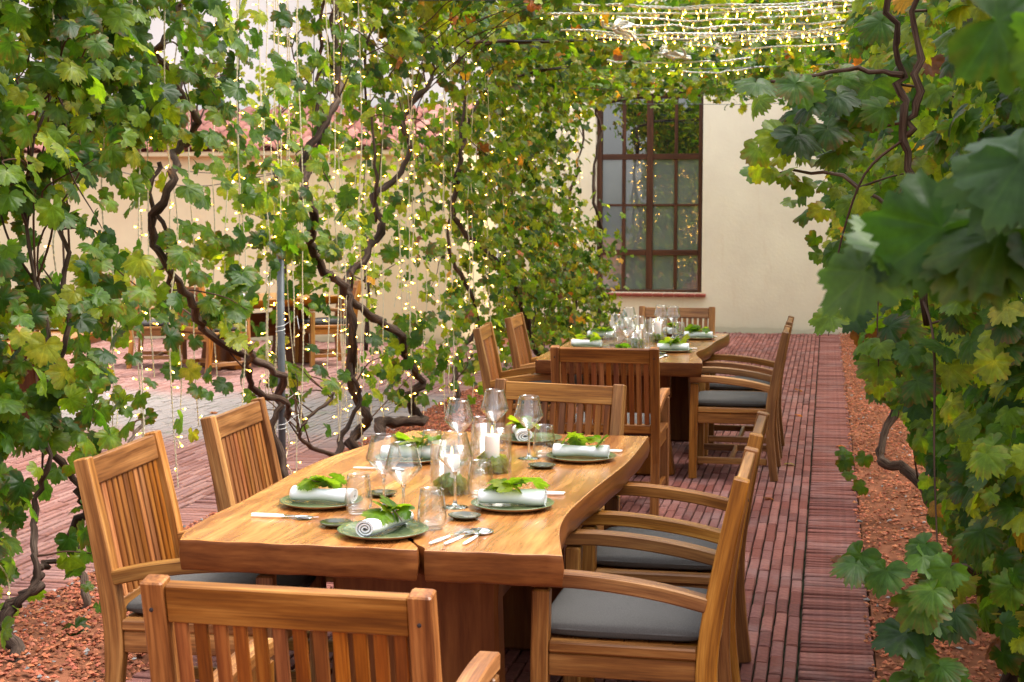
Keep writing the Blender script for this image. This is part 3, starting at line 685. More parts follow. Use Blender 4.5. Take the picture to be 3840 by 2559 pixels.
# ------------------------------------------------------------------ leaves
def leaf_template(full=True, seed=0, dense=False):
    r = random.Random(seed)
    half = [(0, 1.0), (8, .88), (15, .90), (24, .73), (32, .84), (41, .86), (50, .95), (59, .82), (69, .82), (79, .62), (91, .76), (104, .79), (117, .69), (133, .66), (152, .50), (170, .10)]
    if not full: half = [(0, 1.0), (14, .88), (25, .72), (48, .94), (66, .80), (80, .62), (104, .78), (135, .62), (165, .14)]
    if dense:
        h2 = []
        for (a, q), (a2, q2) in zip(half, half[1:]): h2 += [(a, q), ((a + a2) / 2, (q + q2) / 2 * r.choice((.90, 1.05, 1.08)))]
        half = h2 + [half[-1]]
    ang = [(-a, q) for a, q in reversed(half[1:])] + half
    V = [(0, 0, 0)]; vein = [1.]; outl = []
    fold = r.uniform(.10, .45); droop = r.uniform(.15, .6); ru = r.uniform(.06, .15); ph = r.uniform(0, 6)
    def z(x, y, rr, th): return -fold * abs(x) * .6 + fold * .25 - droop * (x * x + y * y) * .6 + ru * math.sin(3.1 * th + ph) * rr - .0 
    ve = lambda a: max(0, 1 - min(abs(abs(a) - c) for c in (0, 50, 104)) / 13.)
    rings = ((.5,), (1.,)) if full else ((1.,),)
    for (sc,) in rings:
        for a, q in ang:
            q2 = q * sc * (1 + r.uniform(-.06, .06) * (sc == 1)); th = R(a); x, y = q2 * math.sin(th), q2 * math.cos(th)
            V.append((x, y, z(x, y, q2, th) + (.035 * ve(a) * -1 if sc < 1 else 0))); vein.append(ve(a))
    n = len(ang); F = []
    for i in range(n - 1): F.append((0, 1 + i + 1, 1 + i))
    if full:
        for i in range(n - 1):
            a, b, c, d = 1 + i, 2 + i, 1 + n + i, 2 + n + i
            F.append((a, b, d)); F.append((a, d, c))
    edge = np.zeros(len(V)); edge[-n:] = 1
    V = np.array(V) * .62; V[:, 1] += .0
    return V, np.array(F), np.array(vein), edge
LHI = [leaf_template(True, s) for s in (1, 2, 3, 4)]
LPT = [leaf_template(True, s, True) for s in (11, 12, 13, 14)]
LLO = [leaf_template(False, s) for s in (5, 6, 7, 8)]
TINTS = np.array([(.018, .052, .008), (.032, .082, .009), (.055, .122, .011), (.095, .17, .013), (.16, .22, .016), (.19, .22, .026), (.36, .20, .026), (.29, .095, .02), (.12, .045, .016)])
BROWN = np.array((.15, .05, .016))
def leaf_cols(t, edge, amt, n):
    c = np.tile(t, (n, 1)); return c * (1 - edge[:, None] * amt) + BROWN * edge[:, None] * amt
LEAFM = {}
for si, (V, F, ve, ed) in enumerate(LPT):
    for ti in range(len(TINTS)):
        ea = (0, .12, .5, .3)[si] if ti < 6 else .5
        e2 = ed * (np.random.default_rng(si * 10 + ti).random(len(V)) ** 1.5) * ea * 1.4
        c = leaf_cols(TINTS[ti], np.clip(e2, 0, 1), 1, len(V))
        # both faces of a leaf are the same sheet of geometry: it really is thin
        LEAFM[si, ti] = np_mesh('leaf', V, F.ravel(), 3, np.c_[c, np.ones(len(V))], M['leaf'], True, ve)
def rot_from(Nn, T):
    Nn = Nn / np.linalg.norm(Nn, axis=1, keepdims=True); T = T - Nn * (T * Nn).sum(1, keepdims=True); T = T / (np.linalg.norm(T, axis=1, keepdims=True) + 1e-9)
    return np.stack([np.cross(T, Nn), T, Nn], -1)
class Leaves:
    def __init__(s): s.P = []; s.N = []; s.T = []; s.S = []; s.K = []
    def add(s, P, Nn, T, S, K):
        s.P.append(np.asarray(P, float)); s.N.append(np.asarray(Nn, float)); s.T.append(np.asarray(T, float)); s.S.append(np.asarray(S, float)); s.K.append(np.asarray(K, int))
    def cat(s):
        return [np.concatenate(a) for a in (s.P, s.N, s.T, s.S, s.K)]
def emit_leaves(root, lv, limit=300, name='leaf'):
    P, Nn, T, S, K = lv
    if len(P) == 0: return
    Rm = rot_from(Nn, T); base = np.array(root.location)
    z, vis = in_view(P); size = S / np.maximum(z, .3)
    order = np.argsort(-np.where(vis, size, size * 1e-4)); lead = order[:limit]; rest = order[limit:]
    for i in lead:
        o = bpy.data.objects.new(name, LEAFM[int(rng.integers(0, 2 if size[i] > .045 else 4)), int(K[i])]); COL.objects.link(o); o.parent = root
        m = Rm[i] * S[i]
        o.matrix_local = Matrix(((m[0, 0], m[0, 1], m[0, 2], P[i, 0] - base[0]), (m[1, 0], m[1, 1], m[1, 2], P[i, 1] - base[1]), (m[2, 0], m[2, 1], m[2, 2], P[i, 2] - base[2]), (0, 0, 0, 1)))
    if len(rest):
        VV = []; FF = []; CC = []; EE = []; b = 0
        grp = rng.integers(0, 4, len(rest)); hi = z[rest] < 9.5
        for g in range(4):
          for big in (True, False):
            idx = rest[(grp == g) & (hi == big)]
            if not len(idx): continue
            V, F, ve, ed = (LHI if big else LLO)[g]; n = len(idx); nv = len(V)
            W = np.einsum('nij,vj->nvi', Rm[idx] * S[idx][:, None, None], V) + (P[idx] - base)[:, None]
            c = np.repeat(TINTS[K[idx]][:, None], nv, 1) * rng.uniform(.8, 1.2, (n, 1, 1))
            e = (ed[None] * (rng.random((n, nv)) ** 1.5) * (rng.random((n, 1)) < .45) * .8)[..., None]
            c = c * (1 - e) + BROWN * e
            VV.append(W.reshape(-1, 3)); CC.append(c.reshape(-1, 3)); EE.append(np.tile(ve, n)); FF.append((F[None] + (np.arange(n) * nv)[:, None, None] + b).ravel()); b += n * nv
        V = np.concatenate(VV); C = np.concatenate(CC)
        tag(obj('foliage', np_mesh('foliage', V, np.concatenate(FF), 3, np.c_[C, np.ones(len(C))], M['leaf'], True, np.concatenate(EE)), root), kind='stuff')

# ------------------------------------------------------------------ grapevines
GRID = """999998831169999999999999999999999
999998831169999999999999999888888
999998831169997888999999998888888
999998831277777666888999996666662
999998862385544667888999996666662
999998763476655777888999997777772
999976536664455777888999997777772
666666566774444555888999998888882
887757777773444555888999998888882
888855767663322555888999999999982
677853346554466777668999999999996
566652234455577667666888889999996
135600022344444666555558889999998
111300000032214333255555553339999""".split('\n')
GRID = [g[:-7] + {2: '7665555', 3: '5433333', 4: '5432222', 5: '5432222', 6: '6433322', 7: '6544333'}.get(i, g[-7:]) for i, g in enumerate(GRID)]
def tint_pick(n, aut, dark=0.):
    """aut 0..1: share of yellowing leaves"""
    p = np.array([.18, .24, .26, .20, .09, .02, .004, .003, .003]); q = np.array([.06, .13, .20, .25, .21, .11, .025, .008, .007])
    out = np.empty(n, int)
    for i in range(n):
        pr = p * (1 - aut[i]) + q * aut[i]; out[i] = rng.choice(9, p=pr / pr.sum())
    return out
LVP = []; 
def left_row():
    Ps = []
    for r_, row in enumerate(GRID):
        z0 = .25 * (13 - r_)
        for j, ch in enumerate(row):
            d = int(ch)
            if not d: continue
            n = rng.poisson(38 * (d / 9) ** 2.6 * (1.2 if j > 12 else (1.7 if z0 > 1.4 else 2.1) if j < 6 else 1.1) * (1.5 if j < 10 and 1.9 < z0 < 2.9 else 1))
            y0 = 3.5 + .5 * j
            Ps.append(np.c_[-3.0 + rng.normal(0, .20, n), y0 + .5 * rng.random(n), z0 + .25 * rng.random(n)])
    P = np.concatenate(Ps); n = len(P)
    # gather leaves into sprays so that gaps open between them
    cen = P[rng.integers(0, n, n // 18)]
    key = rng.integers(0, len(cen), n)
    d2 = None
    best = np.full(n, 1e9); arg = np.zeros(n, int)
    for c0 in range(0, len(cen), 200):
        D = ((P[:, None] - cen[None, c0:c0 + 200]) ** 2).sum(2); a = D.argmin(1); v = D[np.arange(n), a]; b = v < best; best[b] = v[b]; arg[b] = a[b] + c0
    P = P + (cen[arg] - P) * rng.uniform(.05, .58, (n, 1))
    P[:, 2] = np.maximum(P[:, 2], .06)
    sg = np.where(rng.random(n) < .78, 1., -1.)
    Nn = np.c_[sg * rng.uniform(.3, 1, n), rng.normal(-.35, .45, n), rng.uniform(-.1, 1.0, n)]
    T = np.c_[rng.normal(.1, .45, n), rng.normal(0, .5, n), -rng.uniform(.3, 1, n)]
    S = rng.uniform(.06, .14, n) * np.where(P[:, 1] > 11, .88, 1)
    aut = np.clip((P[:, 1] - 6.5) / 9, .05, .75) * np.clip(.35 + P[:, 2] / 2.6, .3, 1.2); aut = np.clip(aut, 0, 1)
    K = tint_pick(n, aut); far = (P[:, 1] < 9) & (K >= 6); K[far] = rng.choice([2, 3, 5], far.sum())
    return P, Nn, T, S, K
LR = left_row()
def canopy():
    n = 8200
    P = np.c_[rng.uniform(-3.1, 1.0, n), 9.6 + 9.8 * rng.random(n), rng.uniform(3.10, 3.48, n)]
    hang = rng.random(n) < .22; P[hang, 2] -= np.minimum(rng.exponential(.09, hang.sum()), .2)
    f = np.sin(P[:, 0] * 3.1 + 1) * np.sin(P[:, 1] * 2.3) + np.sin(P[:, 0] * 1.3 + P[:, 1] * 1.7)
    mid = (P[:, 0] > -1.9) & (P[:, 0] < .1) & (P[:, 1] < 13.2)
    keep = (f > -.9) & ~(mid & (rng.random(n) < .75) & (P[:, 2] < 3.2)); P = P[keep]; n = len(P)
    Nn = np.c_[rng.normal(0, .5, n), rng.normal(-.25, .5, n), rng.uniform(.2, 1, n)]; T = np.c_[rng.normal(0, 1, n), rng.normal(0, 1, n), -rng.uniform(.2, 1., n)]
    S = rng.uniform(.075, .15, n)
    return P, Nn, T, S, tint_pick(n, rng.uniform(.5, 1, n))
CA = canopy()
def right_row():
    n = 18500; y = 4.1 + 16.7 * rng.random(n) ** 1.4; z = .2 + 3.0 * rng.random(n)
    xm = np.interp(z, [0, .3, .5, .8, 1.2, 1.8, 2.2, 2.6, 3.1], [.70, .66, .56, .34, .13, .12, .10, .20, .26])
    xm = xm + .07 * np.sin(y * 2.9) + .05 * np.sin(y * 5.3 + z * 4) + np.clip((6.5 - y) * .12, 0, .3)
    x = xm + .95 * rng.random(n) ** 1.4
    # thin the top inside the path and the bottom
    k = (rng.random(n) < np.interp(z, [0, .3, .6, 3], [.4, .9, 1, 1])) & (np.sin(y * 4.1 + x * 5) * np.sin(z * 6 + y) > -.72)
    P = np.c_[x, y, z][k]
    m_ = 1500; P = np.r_[P, np.c_[.42 + .95 * rng.random(m_) ** 1.2, 4.0 + 3.2 * rng.random(m_), .10 + .95 * rng.random(m_) ** .7]]; P = P[~((P[:, 2] < .35) & (P[:, 0] < .55))]; n = len(P)
    Nn = np.c_[-rng.uniform(.1, 1, n), rng.normal(-.55, .45, n), rng.uniform(-.1, 1, n)]
    T = np.c_[rng.normal(-.15, .45, n), rng.normal(-.1, .5, n), -rng.uniform(.3, 1, n)]
    S = rng.uniform(.06, .135, n); aut = np.clip((P[:, 1] - 6) / 14, 0, .6) * rng.uniform(.5, 1.3, n) + .22  # constant shifts right-row tints brighter and yellower, standing in for backlight
    return P, Nn, T, S, tint_pick(n, np.clip(aut, 0, 1))
RR = right_row()

def near_sprays():
    """the branches that hang out towards the path on the right: (x, y, z, leaf size, tint)"""
    out = []
    def spray(a, b, n, s, ts, spread=.05, face=(-.2, -.75, .75)):
        for i in range(n):
            f = (i + .5) / n; p = Vector(a).lerp(Vector(b), f) + Vector((rnd.gauss(0, spread), rnd.gauss(0, spread), rnd.gauss(0, spread)))
            nn = Vector(face) + Vector((rnd.gauss(0, .35), rnd.gauss(0, .25), rnd.gauss(0, .35)))
            tt = Vector((rnd.gauss(-.2, .6), rnd.gauss(-.1, .3), rnd.uniform(-1, -.2)))
            out.append((p, nn, tt, s * rnd.uniform(.75, 1.2), rnd.choice(ts)))
    G0 = (0, 0, 1, 1, 2)
    spray((.17, 1.60, 1.70), (.30, 1.62, 1.72), 5, .16, G0, .02, (-.15, -.8, .75))
    spray((.03, 1.72, 1.605), (.24, 1.66, 1.62), 8, .125, (0, 1, 1), .018, (-.15, -.75, .8))
    spray((.20, 1.5, 1.82), (.40, 1.7, 1.95), 6, .13, (0, 1), .04, (-.2, -1, .15))
    spray((-.24, 5.0, 2.03), (.15, 5.1, 2.06), 14, .15, (0, 1, 1, 2), .09)
    spray((-.18, 5.2, 1.98), (.1, 5.1, 1.85), 10, .14, (1, 2, 3), .09)
    spray((-.29, 5.5, 1.79), (.05, 5.4, 1.90), 13, .11, (2, 3, 3, 4), .05)
    spray((-.16, 5.55, 1.68), (.1, 5.4, 1.76), 6, .09, (2, 3, 4), .04)
    spray((-.06, 5.7, 1.54), (.12, 5.6, 1.52), 5, .085, (1, 2), .03)
    spray((.02, 5.3, 1.62), (.35, 5.1, 1.75), 16, .12, (1, 2, 3, 4), .10)
    spray((.10, 4.9, 1.30), (.3, 4.7, 1.2), 12, .12, (0, 1, 2, 3), .06)
    spray((.07, 4.0, .70), (.33, 3.85, .76), 8, .13, (1, 2, 2), .04)
    spray((.17, 4.1, .60), (.36, 4.1, .56), 7, .14, (0, 1, 2), .05)
    spray((.07, 6.6, .60), (.17, 6.5, .50), 6, .085, (1, 2, 2), .035)
    spray((.20, 4.1, .38), (.5, 3.9, .40), 8, .14, (1, 2), .05)
    spray((.38, 2.2, 1.65), (.6, 2.1, 1.9), 10, .15, (1, 2, 3), .08)
    return [np.array([list(o[0]) for o in out]), np.array([list(o[1]) for o in out]), np.array([list(o[2]) for o in out]), np.array([o[3] for o in out]), np.array([o[4] for o in out])]
NS = near_sprays()

def vine(name, base, trunks, leaf_sets, label, shoots=16, limit=300):
    root = empty('grapevine', base, 0, label, 'grapevine', None); bx = Vector(base)
    allp = []
    for i, (pts, r0, r1) in enumerate(trunks):
        sp = smooth_path(pts, 5); n = len(sp)
        jit = random.Random(hash(name) % 999 + i) if False else random.Random(len(label) * 7 + i)
        sp = [p - bx + Vector((jit.gauss(0, .010), jit.gauss(0, .008), jit.gauss(0, .006))) for p in sp]
        r0s = .72 if r0 > .013 else 1.; rads = [r0s * (r0 + (r1 - r0) * k_ / (n - 1)) * jit.uniform(.86, 1.16) for k_ in range(n)]
        mb = MB(); tube(mb, sp, rads, 9, .20, seed=len(label) + i); obj('trunk' if r0 > .013 else 'branch', mb.mesh('trunk', M['bark']), root)
        allp += sp
    P = np.concatenate([s[0] for s in leaf_sets]); Nn = np.concatenate([s[1] for s in leaf_sets]); T = np.concatenate([s[2] for s in leaf_sets]); S = np.concatenate([s[3] for s in leaf_sets]); K = np.concatenate([s[4] for s in leaf_sets])
    tp = np.array([list(p + bx) for p in allp]); jr = random.Random(len(label))
    z, vis = in_view(P) if len(P) else (np.zeros(0), np.zeros(0, bool))
    cand = np.nonzero(vis)[0] if vis.any() else np.arange(len(P))
    for k_ in range(shoots if len(cand) else 0):
        e = P[jr.choice(list(cand))]; d = np.linalg.norm(tp - e, axis=1); near = np.argsort(d)[:max(3, len(d) // 5)]; s = Vector(tp[jr.choice(list(near))]); e = Vector(e)
        if not (.15 < (e - s).length < 1.9): continue
        ln = (e - s).length; m1 = s.lerp(e, .33) + Vector((jr.gauss(0, .06), jr.gauss(0, .06), .10 + jr.gauss(0, .06))) * ln; m2 = s.lerp(e, .7) + Vector((jr.gauss(0, .06), jr.gauss(0, .06), .07)) * ln
        e2 = e + (e - m2) * .3
        mb = MB(); sp = [p - bx for p in smooth_path([s, m1, m2, e, e2], 5)]; n = len(sp)
        tube(mb, sp, [.0052 - .0038 * i / (n - 1) for i in range(n)], 5, .1, seed=k_); obj('branch', mb.mesh('branch', M['twig']), root)
    emit_leaves(root, (P, Nn, T, S, K), limit)
    return root
def sel(S, m): return [a[m] for a in S]
def yz(x, pts): return [(x + .05 * math.sin(i * 1.9), y, z) for i, (y, z) in enumerate(pts)]
TRK = {
 'Z': [(yz(-2.92, [(4.80, -.05), (4.86, .04), (4.91, .12), (4.94, .2), (5.0, .27), (5.11, .30), (5.29, .29)]), .042, .014), (yz(-2.92, [(4.94, .2), (5.02, .32), (5.12, .42), (5.16, .56), (5.1, .8), (5.2, 1.2), (5.15, 1.7), (5.3, 2.2)]), .02, .009)],
 'Y': [(yz(-3, [(5.54, -.04), (5.54, .07), (5.6, .21), (5.58, .35), (5.56, .46), (5.53, .57), (5.44, .77), (5.38, .95), (5.45, 1.16), (5.6, 1.5), (5.55, 2.0), (5.75, 2.5)]), .026, .01), (yz(-2.95, [(5.55, .47), (5.75, .62), (6.0, .66), (6.2, .75)]), .012, .006)],
 'A': [(yz(-3, [(7.91, -.03), (7.9, .11), (7.9, .41), (7.94, .61), (7.81, .74), (7.56, .87), (7.04, 1.04), (6.72, 1.18), (6.53, 1.33), (6.42, 1.52), (6.37, 1.68), (6.44, 1.82), (6.66, 1.95), (6.76, 2.01), (6.69, 2.11), (6.6, 2.25), (6.51, 2.4), (6.54, 2.52), (6.62, 2.69), (6.7, 3.0)]), .032, .02),
       (yz(-2.96, [(7.85, .52), (7.81, .6), (7.55, .7), (7.37, .84), (7.26, .96), (6.98, 1.05)]), .026, .02), (yz(-3.05, [(6.6, 1.30), (6.5, 1.52), (6.47, 1.75), (6.6, 1.9)]), .012, .010)],
 'B': [(yz(-3, [(8.78, -.03), (8.78, .05), (8.89, .1), (9.11, .24), (9.23, .45), (9.2, .65), (9.25, .95), (9.1, 1.3)]), .036, .011), (yz(-2.97, [(8.78, .05), (8.6, .18), (8.33, .3), (8.22, .42), (8.45, .52), (8.86, .6), (9.4, .6)]), .022, .009)],
 'D': [(yz(-2.98, [(9.58, -.02), (9.6, .14), (9.8, .22), (10.04, .2), (10.6, .13), (10.74, .15), (10.63, .28), (10.7, .41), (10.5, .53), (10.53, .61), (10.29, .74), (10.06, .82), (9.6, .99), (9.14, 1.13), (8.8, 1.23), (8.64, 1.32), (8.49, 1.48), (8.34, 1.64), (8.27, 1.79), (8.43, 1.97), (8.63, 2.21), (8.84, 2.43), (8.93, 2.65), (8.98, 2.98), (9.3, 3.1)]), .05, .026), (yz(-3.03, [(8.3, 1.72), (8.5, 2.0), (8.75, 2.3), (8.8, 2.6), (8.7, 3.0)]), .02, .014)],
 'C': [(yz(-3, [(9.37, -.02), (9.37, .05), (9.26, .16), (9.44, .21), (9.36, .32), (9.4, .41), (9.3, .61), (9.13, .86), (9.09, 1.08), (9.23, 1.24), (9.42, 1.35), (9.72, 1.58), (9.82, 1.78), (10.19, 1.88), (10.42, 2.1), (10.48, 2.32), (10.83, 2.47), (11.14, 2.69), (11.21, 2.86), (11.75, 3.02)]) + [(-2.5, 12.4, 3.1), (-1.8, 12.9, 3.15)], .05, .017), (yz(-3, [(9.72, 1.6), (9.6, 1.9), (9.75, 2.3), (9.6, 2.7), (9.8, 3.0)]), .016, .011)],
 'F': [(yz(-3, [(11.86, -.02), (11.86, .13), (12.01, .37), (12.47, .55), (12.56, .69), (12.32, 1.08), (11.87, 1.42), (11.95, 2.0), (12.2, 2.6), (12.5, 3.05)]) + [(-2.3, 12.9, 3.15), (-1.2, 13.3, 3.2)], .034, .014)],
 'E': [(yz(-3, [(15.66, -.03), (15.66, .09), (15.54, .24), (14.73, .8), (13.7, 1.14), (12.64, 1.42), (12.17, 1.63), (11.88, 1.91), (12.18, 2.24), (12.82, 2.58), (14.3, 2.97)]) + [(-2.3, 14.9, 3.15), (-1.2, 15.2, 3.2)], .045, .015)],
 'G': [(yz(-2.95, [(19.3, -.03), (19.4, .3), (19.55, .6), (19.7, .95), (19.4, 1.45), (19.2, 1.8), (19.35, 2.2), (19.5, 2.75), (19.3, 3.05)]) + [(-2.2, 19.0, 3.15), (-1.1, 18.6, 3.2)], .042, .02), (yz(-3.1, [(18.4, 0), (18.35, .7), (18.3, 1.28), (18.4, 1.9), (18.8, 2.61), (18.5, 3.1)]), .03, .016)],
}
def clear_trunks(S, keys, rad):
    P = S[0]; drop_ = np.zeros(len(P), bool)
    for k_ in keys:
        pts = np.array([list(p) for p in smooth_path(TRK[k_][0][0], 4)])
        for p in pts:
            # leaves hanging on the table side of the trunk are swept aside along the wire
            t = (P[:, 0] - p[0]) * np.array([1]); drop_ |= (P[:, 0] > p[0] - .04) & (((P[:, 1] - p[1] + t * p[1] / 3.) ** 2 + (P[:, 2] - p[2]) ** 2) < rad ** 2)
    keep = ~(drop_ & (rng.random(len(P)) < .86)); return [a[keep] for a in S]
TRK['pole'] = [([(-3.05, 7.97 + .02 * k_, .15 * k_) for k_ in range(10)], .02, .02)]
_b = (LR[0][:, 1] > 6.7) & (LR[0][:, 1] < 8.0) & (LR[0][:, 2] > .3) & (LR[0][:, 2] < 1.1) & (rng.random(len(LR[0])) < .5); LR = [a[~_b] for a in LR]
LR = clear_trunks(LR, ('A', 'B', 'D', 'C', 'pole'), .085); LR = clear_trunks(LR, ('E', 'G', 'F'), .08)
ly, lz = LR[0][:, 1], LR[0][:, 2]; cyv, cxv = CA[0][:, 1], CA[0][:, 0]
lowB = (ly > 8.0) & (ly < 9.4) & (lz < 1.05)
vine('Z', (-2.92, 4.80, 0), TRK['Z'], [sel(LR, ly < 5.3)], 'grapevine at the left edge growing from a thick leaning stump in the gravel')
vine('Y', (-3.0, 5.54, 0), TRK['Y'], [sel(LR, (ly >= 5.3) & (ly < 6.35))], 'grapevine with a thin straight trunk rising behind the front left armchair')
vine('A', (-3.0, 7.91, 0), TRK['A'], [sel(LR, (ly >= 6.35) & (ly < 8.0))], 'grapevine with a long snaking trunk bending left from the grey metal pole')
vine('B', (-3.0, 8.78, 0), TRK['B'], [sel(LR, lowB)], 'low forked grapevine stump behind the front table, right of the pole')
vine('D', (-2.98, 9.58, 0), TRK['D'], [sel(LR, (ly >= 8.0) & (ly < 9.4) & ~lowB)], 'grapevine whose thick trunk runs along the gravel, then bends up in an L')
vine('C', (-3.0, 9.37, 0), TRK['C'], [sel(LR, (ly >= 9.4) & (ly < 11.3)), sel(CA, (cyv < 12.2) & (cxv < -.9))], 'grapevine with a knotted base whose trunk arches up into the canopy', 22)
vine('F', (-3.0, 11.86, 0), TRK['F'], [sel(LR, (ly >= 11.3) & (ly < 13)), sel(CA, (cyv >= 12.2) & (cyv < 14) & (cxv < -.9))], 'yellowing grapevine left of the rear table, hung with dense fairy lights', 22)
vine('E', (-3.0, 15.66, 0), TRK['E'], [sel(LR, (ly >= 13) & (ly < 16.6)), sel(CA, (cyv >= 14) & (cyv < 17) & (cxv < -.9))], 'dense grapevine behind the rear table with a trunk leaning steeply left', 22)
vine('G', (-2.95, 19.3, 0), TRK['G'], [sel(LR, ly >= 16.6), sel(CA, (cyv >= 17) & (cxv < -.9))], 'grapevine climbing in front of the brown window', 18)
ry = RR[0][:, 1]; ns = NS[0][:, 1]
def rtrunk(y, x=.75, lean=0., seed=0):
    q = random.Random(seed); pts = [(x, y, -.03)]
    zz = 0; xx = x; yy = y
    for k_ in range(7):
        zz += .42; xx += q.gauss(-.02, .06); yy += q.gauss(lean, .12); pts.append((xx, yy, zz))
    return [(pts, .036, .014)]
vine('R1', (.62, 2.5, 0), rtrunk(2.5, .62, 0, 1) + [([(.62, 2.3, .9), (.5, 2.0, 1.3), (.36, 1.75, 1.55), (.16, 1.68, 1.61)], .011, .005), ([(.6, 2.2, 1.3), (.45, 1.9, 1.6), (.24, 1.62, 1.71)], .010, .005)], [sel(RR, ry < 4.3), sel(NS, ns < 3.2)], 'grapevine at the right edge with big blurred leaves closest to us', 0)
vine('R2', (.60, 5.3, 0), rtrunk(5.3, .62, 0, 2) + [([(.55, 4.6, .6), (.4, 4.3, .66), (.25, 4.1, .70), (.10, 4.0, .70)], .010, .004), ([(.31, 5.0, 1.3), (.27, 5.0, 1.75), (.23, 5.0, 1.95), (.215, 5.02, 2.1), (.19, 5.0, 2.3), (.16, 5.05, 2.6)], .013, .010), ([(.24, 5.0, 1.9), (.27, 5.0, 2.05), (.26, 5.0, 2.3), (.3, 5.0, 2.55)], .0115, .009), ([(.22, 5, 2.1), (.05, 5.05, 2.12), (-.2, 5.02, 2.08)], .010, .005), ([(.3, 5, 1.6), (.05, 5.3, 1.78), (-.22, 5.5, 1.80)], .008, .004)],
     [sel(RR, (ry >= 4.3) & (ry < 6)), sel(NS, (ns >= 3.2) & (ns < 6))], 'grapevine on the right with leafy shoots hanging over the brick strip', 18)
vine('R3', (.62, 8.1, 0), [([(.66, 7.9, -.03), (.56, 8.0, .16), (.45, 8.15, .28), (.33, 8.25, .31), (.30, 8.3, .4), (.42, 8.4, .7), (.55, 8.3, 1.2), (.6, 8.4, 2.0), (.5, 8.3, 2.7)], .05, .016)], [sel(RR, (ry >= 6) & (ry < 9.5)), sel(NS, ns >= 6)], 'grapevine on the right whose crooked trunk bows low over the gravel', 16)
vine('R4', (.7, 11, 0), rtrunk(11, .7, 0, 4), [sel(RR, (ry >= 9.5) & (ry < 13)), sel(CA, (cyv < 13) & (cxv >= -.9))], 'grapevine on the right beside the rear table, leafy above the strings of lights', 16)
vine('R5', (.7, 15, 0), rtrunk(15, .7, 0, 5), [sel(RR, (ry >= 13) & (ry < 17)), sel(CA, (cyv >= 13) & (cyv < 17) & (cxv >= -.9))], 'grapevine on the right, next to last before the cream wall', 14)
vine('R6', (.7, 19, 0), rtrunk(19, .7, 0, 6), [sel(RR, ry >= 17), sel(CA, (cyv >= 17) & (cxv >= -.9))], 'farthest grapevine on the right, against the cream wall', 12)

# small pale trees in the courtyard
def sapling(x, y, h, spread, n, label):
    root = empty('young_tree', (x, y, 0), 0, label, 'tree'); q = random.Random(int(x * 100))
    mb = MB(); tube(mb, smooth_path([(0, 0, -.02), (.04, .02, h * .3), (-.03, 0, h * .6), (.02, 0, h * .97)], 4), [.035 - .03 * k_ / 12 for k_ in range(13)], 7, .1); obj('trunk', mb.mesh('trunk', M['bark']), root)
    for k_ in range(9):
        a = q.uniform(0, 6.28); z0 = h * q.uniform(.35, .9); e = Vector((math.cos(a) * spread * q.uniform(.5, 1), math.sin(a) * spread * .6, z0 + .35 * q.random()))
        mb = MB(); tube(mb, smooth_path([(0, 0, z0 - .1), e * .5 + Vector((0, 0, z0 * .5)), e], 3), [.011 - .0015 * i for i in range(7)], 5); obj('branch', mb.mesh('branch', M['twig']), root)
    P = np.array([[q.gauss(0, spread * .5), q.gauss(0, spread * .4), h * (.3 + .72 * q.random() ** .8)] for _ in range(n)]) + np.array([x, y, 0])
    Nn = rng.normal(0, 1, (n, 3)) + np.array([0, -.6, .5]); T = rng.normal(0, 1, (n, 3)) + np.array([0, 0, .3])
    emit_leaves(root, (P, Nn, T, rng.uniform(.07, .11, n), rng.choice([3, 4, 4, 5], n)), 300)
sapling(-6.5, 17.2, 3.35, .55, 320, 'slim young tree with pale green leaves before the tile roof')
sapling(-5.5, 17.4, 2.35, .75, 300, 'shorter bushy young tree with pale leaves against the peach wall')

# ------------------------------------------------------------------ metal pole, wires
pr = empty('metal_pole', (-3.02, 7.97, 0), 0, 'grey galvanised metal pole the vine is tied to', 'pole')
mb = MB(); tube(mb, [(0, 0, -.05), (.0, .01, .7), (-.005, .03, 1.42)], .021, 14); lathe(mb, [(.021, 1.42), (.0, 1.428)], 14, (-.005, .03, 0)); obj('tube', mb.mesh('tube', M['grey_steel']), pr)
for z in (.42, .55, .98):
    mb = MB(); tube(mb, [(.027 * math.cos(a), .027 * math.sin(a), z + .004 * a) for a in [k_ * .5 for k_ in range(26)]] + [(.09, .03, z + .1), (.12, -.02, z + .03)], .0016, 5); obj('tie_wire', mb.mesh('tie_wire', M['white_cable']), pr)
for i, (y, x0) in enumerate(((9.9, -3), (12.3, -3), (14.7, -3), (17.1, -3), (19.5, -3))):
    mb = MB(); tube(mb, [(-3.05, 0, 3.10), (-1.1, 0, 3.06), (1.0, 0, 3.10)], .004, 5)
    tag(obj('pergola_wire', mb.mesh('pergola_wire', M['wire']), None, (0, y, 0)), ['nearest', 'second nearest', 'middle', 'second farthest', 'farthest'][i] + ' thin steel wire strung across under the leaf canopy', 'wire', 'wires carrying the leaf canopy')
for i, (x, y) in enumerate(((-3.1, 6.38), (-3.05, 7.45), (-3.1, 8.75))):
    mb = MB(); tube(mb, [(0, 0, 1.9), (.02, .01, 2.6), (.03, .02, 3.3)], .003, 5)
    tag(obj('support_wire', mb.mesh('support_wire', M['wire']), None, (x, y, 0)), ['dark upright wire among the leaves of the snaking vine', 'dark upright wire hanging free against the white house', 'dark upright wire beside the twin trunks'][i], 'wire')

